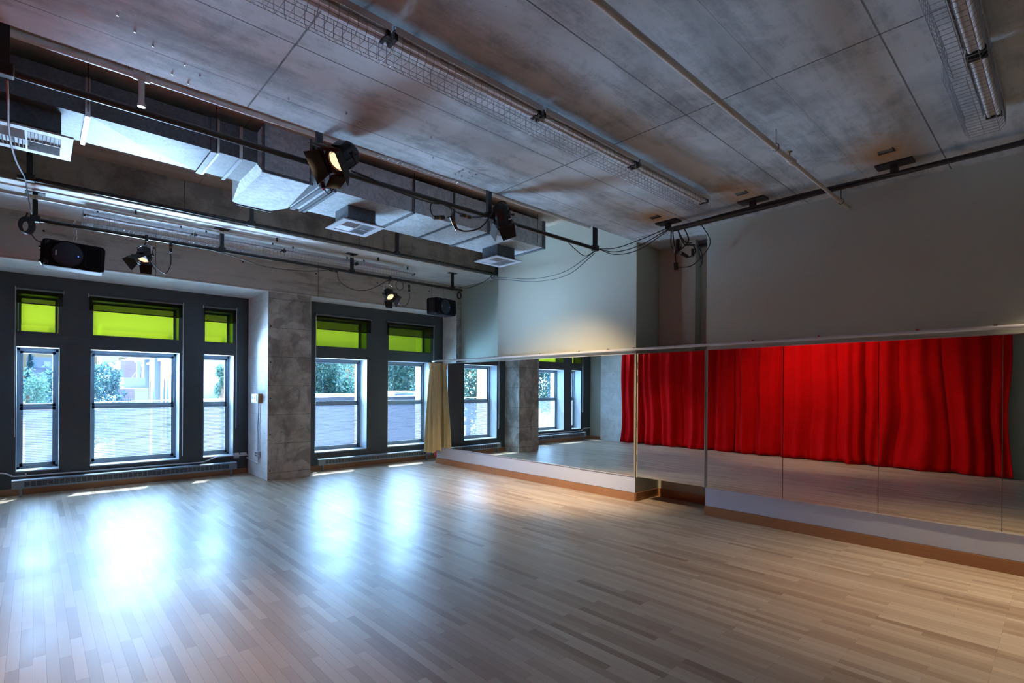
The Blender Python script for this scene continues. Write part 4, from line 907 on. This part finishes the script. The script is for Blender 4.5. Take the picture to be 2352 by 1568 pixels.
MB().tube([(3.50, 29.2, 1.9), (3.50, 29.2, 2.68)], .07, 10).tube([(3.50, 29.2, 2.68), (3.50, 29.2, 2.74)], .14, 10).build('vent_stack', PALE, t)
MB().tube([(3.50,29.2,2.4),(3.25,29.1,1.95)], .012, 5).tube([(3.50,29.2,2.4),(3.72,29.1,1.95)], .012, 5).build('guy_wire', PALE, t)
t = empty('low_brick_shed', (3, 24, -4), 'low dull brick shed below the rooftop unit', 'building')
MB().box(2.2, 2.78, 24, 27, -4, 1.5).build('wall', BR_B, t); MB().box(2.78, 3.2, 24, 27, -4, 1.52).build('concrete_bay', CONC2, t)
mb = MB(); [mb.box(2.3+.05*k, 2.325+.05*k, 23.94, 24.02, .6, 1.15) for k in range(8)]; mb.build('barred_window', PALE, t)
t = empty('white_building', (0, 26, -4), 'blank white building filling the left edge window', 'building')
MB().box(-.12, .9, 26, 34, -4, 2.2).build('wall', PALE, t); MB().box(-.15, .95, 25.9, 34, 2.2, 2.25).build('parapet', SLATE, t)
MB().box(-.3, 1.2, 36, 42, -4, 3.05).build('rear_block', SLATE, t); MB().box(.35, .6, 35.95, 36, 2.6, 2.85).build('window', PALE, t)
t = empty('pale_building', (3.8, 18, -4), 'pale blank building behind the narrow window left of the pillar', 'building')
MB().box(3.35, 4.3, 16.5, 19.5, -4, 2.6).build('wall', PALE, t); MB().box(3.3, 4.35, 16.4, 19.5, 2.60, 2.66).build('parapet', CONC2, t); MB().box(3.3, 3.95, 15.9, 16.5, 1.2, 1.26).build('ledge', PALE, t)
t = empty('flat_roof', (8.5, 15, -1), 'low flat grey roof with white skylights below the leafy trees', 'roof')
MB().box(5.4, 14.5, 14, 19, -4, 1.33).build('roof_deck', plain('grey_roofing', (.035,.045,.07), .8), t)
MB().box(6.2, 7.4, 15, 15.7, 1.33, 1.40).build('white_strip', CONC2, t)
mb = MB(); mb.M = Matrix.Translation((9.75, 15.2, 1.33)); mb.lathe([(.22,0),(.20,.09),(.12,.15),(0,.17)], 14); mb.build('skylight_dome', PALE, t); MB().box(9.0, 10.2, 15.6, 16.4, 1.33, 1.48).build('vent_box', SLATE, t)
# overhead wires
for k, (a, b, l) in enumerate((((-2, 13.6, 1.2), (12, 13.6, 1.62), 'overhead wire crossing behind the two right windows'), ((-3, 15.2, 1.1), (12, 15.2, 1.05), 'lower overhead wire crossing behind the left windows'), ((2, 13.0, 1.30), (9, 13.0, 1.50), 'overhead wire sloping just above the flat roof'))):
    o = MB().tube([a, ((a[0]+b[0])/2, a[1], (a[2]+b[2])/2-.06), b], .008, 5).build('overhead_wire', PALE); tag(o, l, 'wire', 'overhead wires outside')
def leafmat(name, a, b):
    g = N(name); v = g.obj(); n = g.noise(v, 1.5, 4); n2 = g.noise(v, 25, 2); c = g.mix(g.math('ADD', g.math('MULTIPLY', n, .6), g.math('MULTIPLY', n2, .4)), a, b)
    d = g.n('BsdfDiffuse', {'Color': c}); tl = g.n('BsdfTranslucent', {'Color': g.mix(.35, c, (.55,.8,.5,1))}); mx = g.n('MixShader', {0: .05, 1: d.outputs[0], 2: tl.outputs[0]}); return g.end(mx.outputs[0])
LEAF = leafmat('broad_leaves', (.025,.055,.065), (.075,.14,.15)); PINE = leafmat('conifer_needles', (.02,.045,.06), (.05,.10,.12)); BRTL = leafmat('bright_leaves', (.025,.065,.058), (.085,.165,.135))
BARK = plain('bark', (.13,.10,.08), .9)
def tree(c, rx, ry, rz, n, leaf, mat, label, cone=False, seed=1):
    rnd = random.Random(seed); c = Vector(c); t = empty('tree', (c.x, c.y, -4), label, 'tree', 'trees outside the windows'); mb = MB()
    blobs = [Vector((rnd.uniform(-.75,.75)*rx, rnd.uniform(-.7,.7)*ry, rnd.uniform(-.8,.8)*rz)) for _ in range(16)]
    for i in range(n):
        if cone:
            h = rnd.random()**1.4; rr_ = (1-h)*rx*(.55+.45*abs(math.sin(h*26))); a = rnd.uniform(0, 6.283); p = c + Vector((rr_*math.cos(a)*rnd.random()**.4, rr_*math.sin(a), (h*2-1)*rz))
        else:
            b_ = rnd.choice(blobs); d = Vector((rnd.gauss(0,1), rnd.gauss(0,1), rnd.gauss(0,1))).normalized(); k = rnd.uniform(.55, 1)
            p = c + b_ + Vector((d.x*rx*.48, d.y*ry*.48, d.z*rz*.42))*k
        u = Vector((rnd.gauss(0,1), rnd.gauss(0,1), rnd.gauss(0,1))).normalized(); w = u.orthogonal().normalized(); s = leaf*rnd.uniform(.6, 1.3)
        mb.add([p-u*s, p+w*s*.5, p+u*s, p-w*s*.5], [(0,1,2,3)])
    mb.build('foliage', mat, t); zt = c.z + (rz*.8 if cone else 0)
    MB().tube([(c.x, c.y, -4), (c.x+.1, c.y, (c.z-4)/2), (c.x, c.y, zt)], [.22, .16, .05], 8).build('trunk', BARK, t)
tree((1.15, 22, 1.2), 1.0, .9, 1.45, 6500, .065, LEAF, 'dense leafy tree filling the left third of the wide window', seed=2)
tree((-.15, 35.2, 2.3), .45, .45, 1.25, 2600, .06, PINE, 'dark conifer behind the white building in the left edge window', cone=True, seed=5)
tree((-.12, 18, 1.35), .36, .4, .7, 1900, .04, BRTL, 'small bright green tree low in the left edge window', seed=8)
tree((10.3, 24.5, 2.0), 2.0, 1.4, 2.6, 9000, .11, BRTL, 'broad green tree seen through the window right of the pillar', seed=11)
tree((13.0, 31, 2.6), 2.6, 1.4, 3.2, 8000, .13, LEAF, 'grey green tree farther back between the two right windows', seed=12)
tree((14.9, 24.5, 2.0), 2.2, 1.4, 2.6, 9000, .11, BRTL, 'leafy tree behind the window nearest the gold drape', seed=13)
tree((19.3, 30, 2.4), 2.8, 1.6, 3.2, 7000, .13, LEAF, 'leafy tree beyond the window nearest the gold drape', seed=14)
tree((3.62, 15.2, 1.75), .16, .16, .4, 900, .04, BRTL, 'thin leafy tree at the narrow window left of the pillar', seed=15)
tree((-6.5, 24, 2.0), 2.4, 1.5, 2.8, 6500, .11, BRTL, 'broad bright tree outside, showing only in the mirrors', seed=16)
tree((-12.0, 25, 2.0), 2.4, 1.5, 2.8, 6000, .11, LEAF, 'duller tree outside, showing only in the mirrors beyond the bright one', seed=17)
tree((-18.0, 27, 2.0), 2.6, 1.5, 2.8, 5000, .12, BRTL, 'tree outside showing farthest over in the mirrors', seed=18)
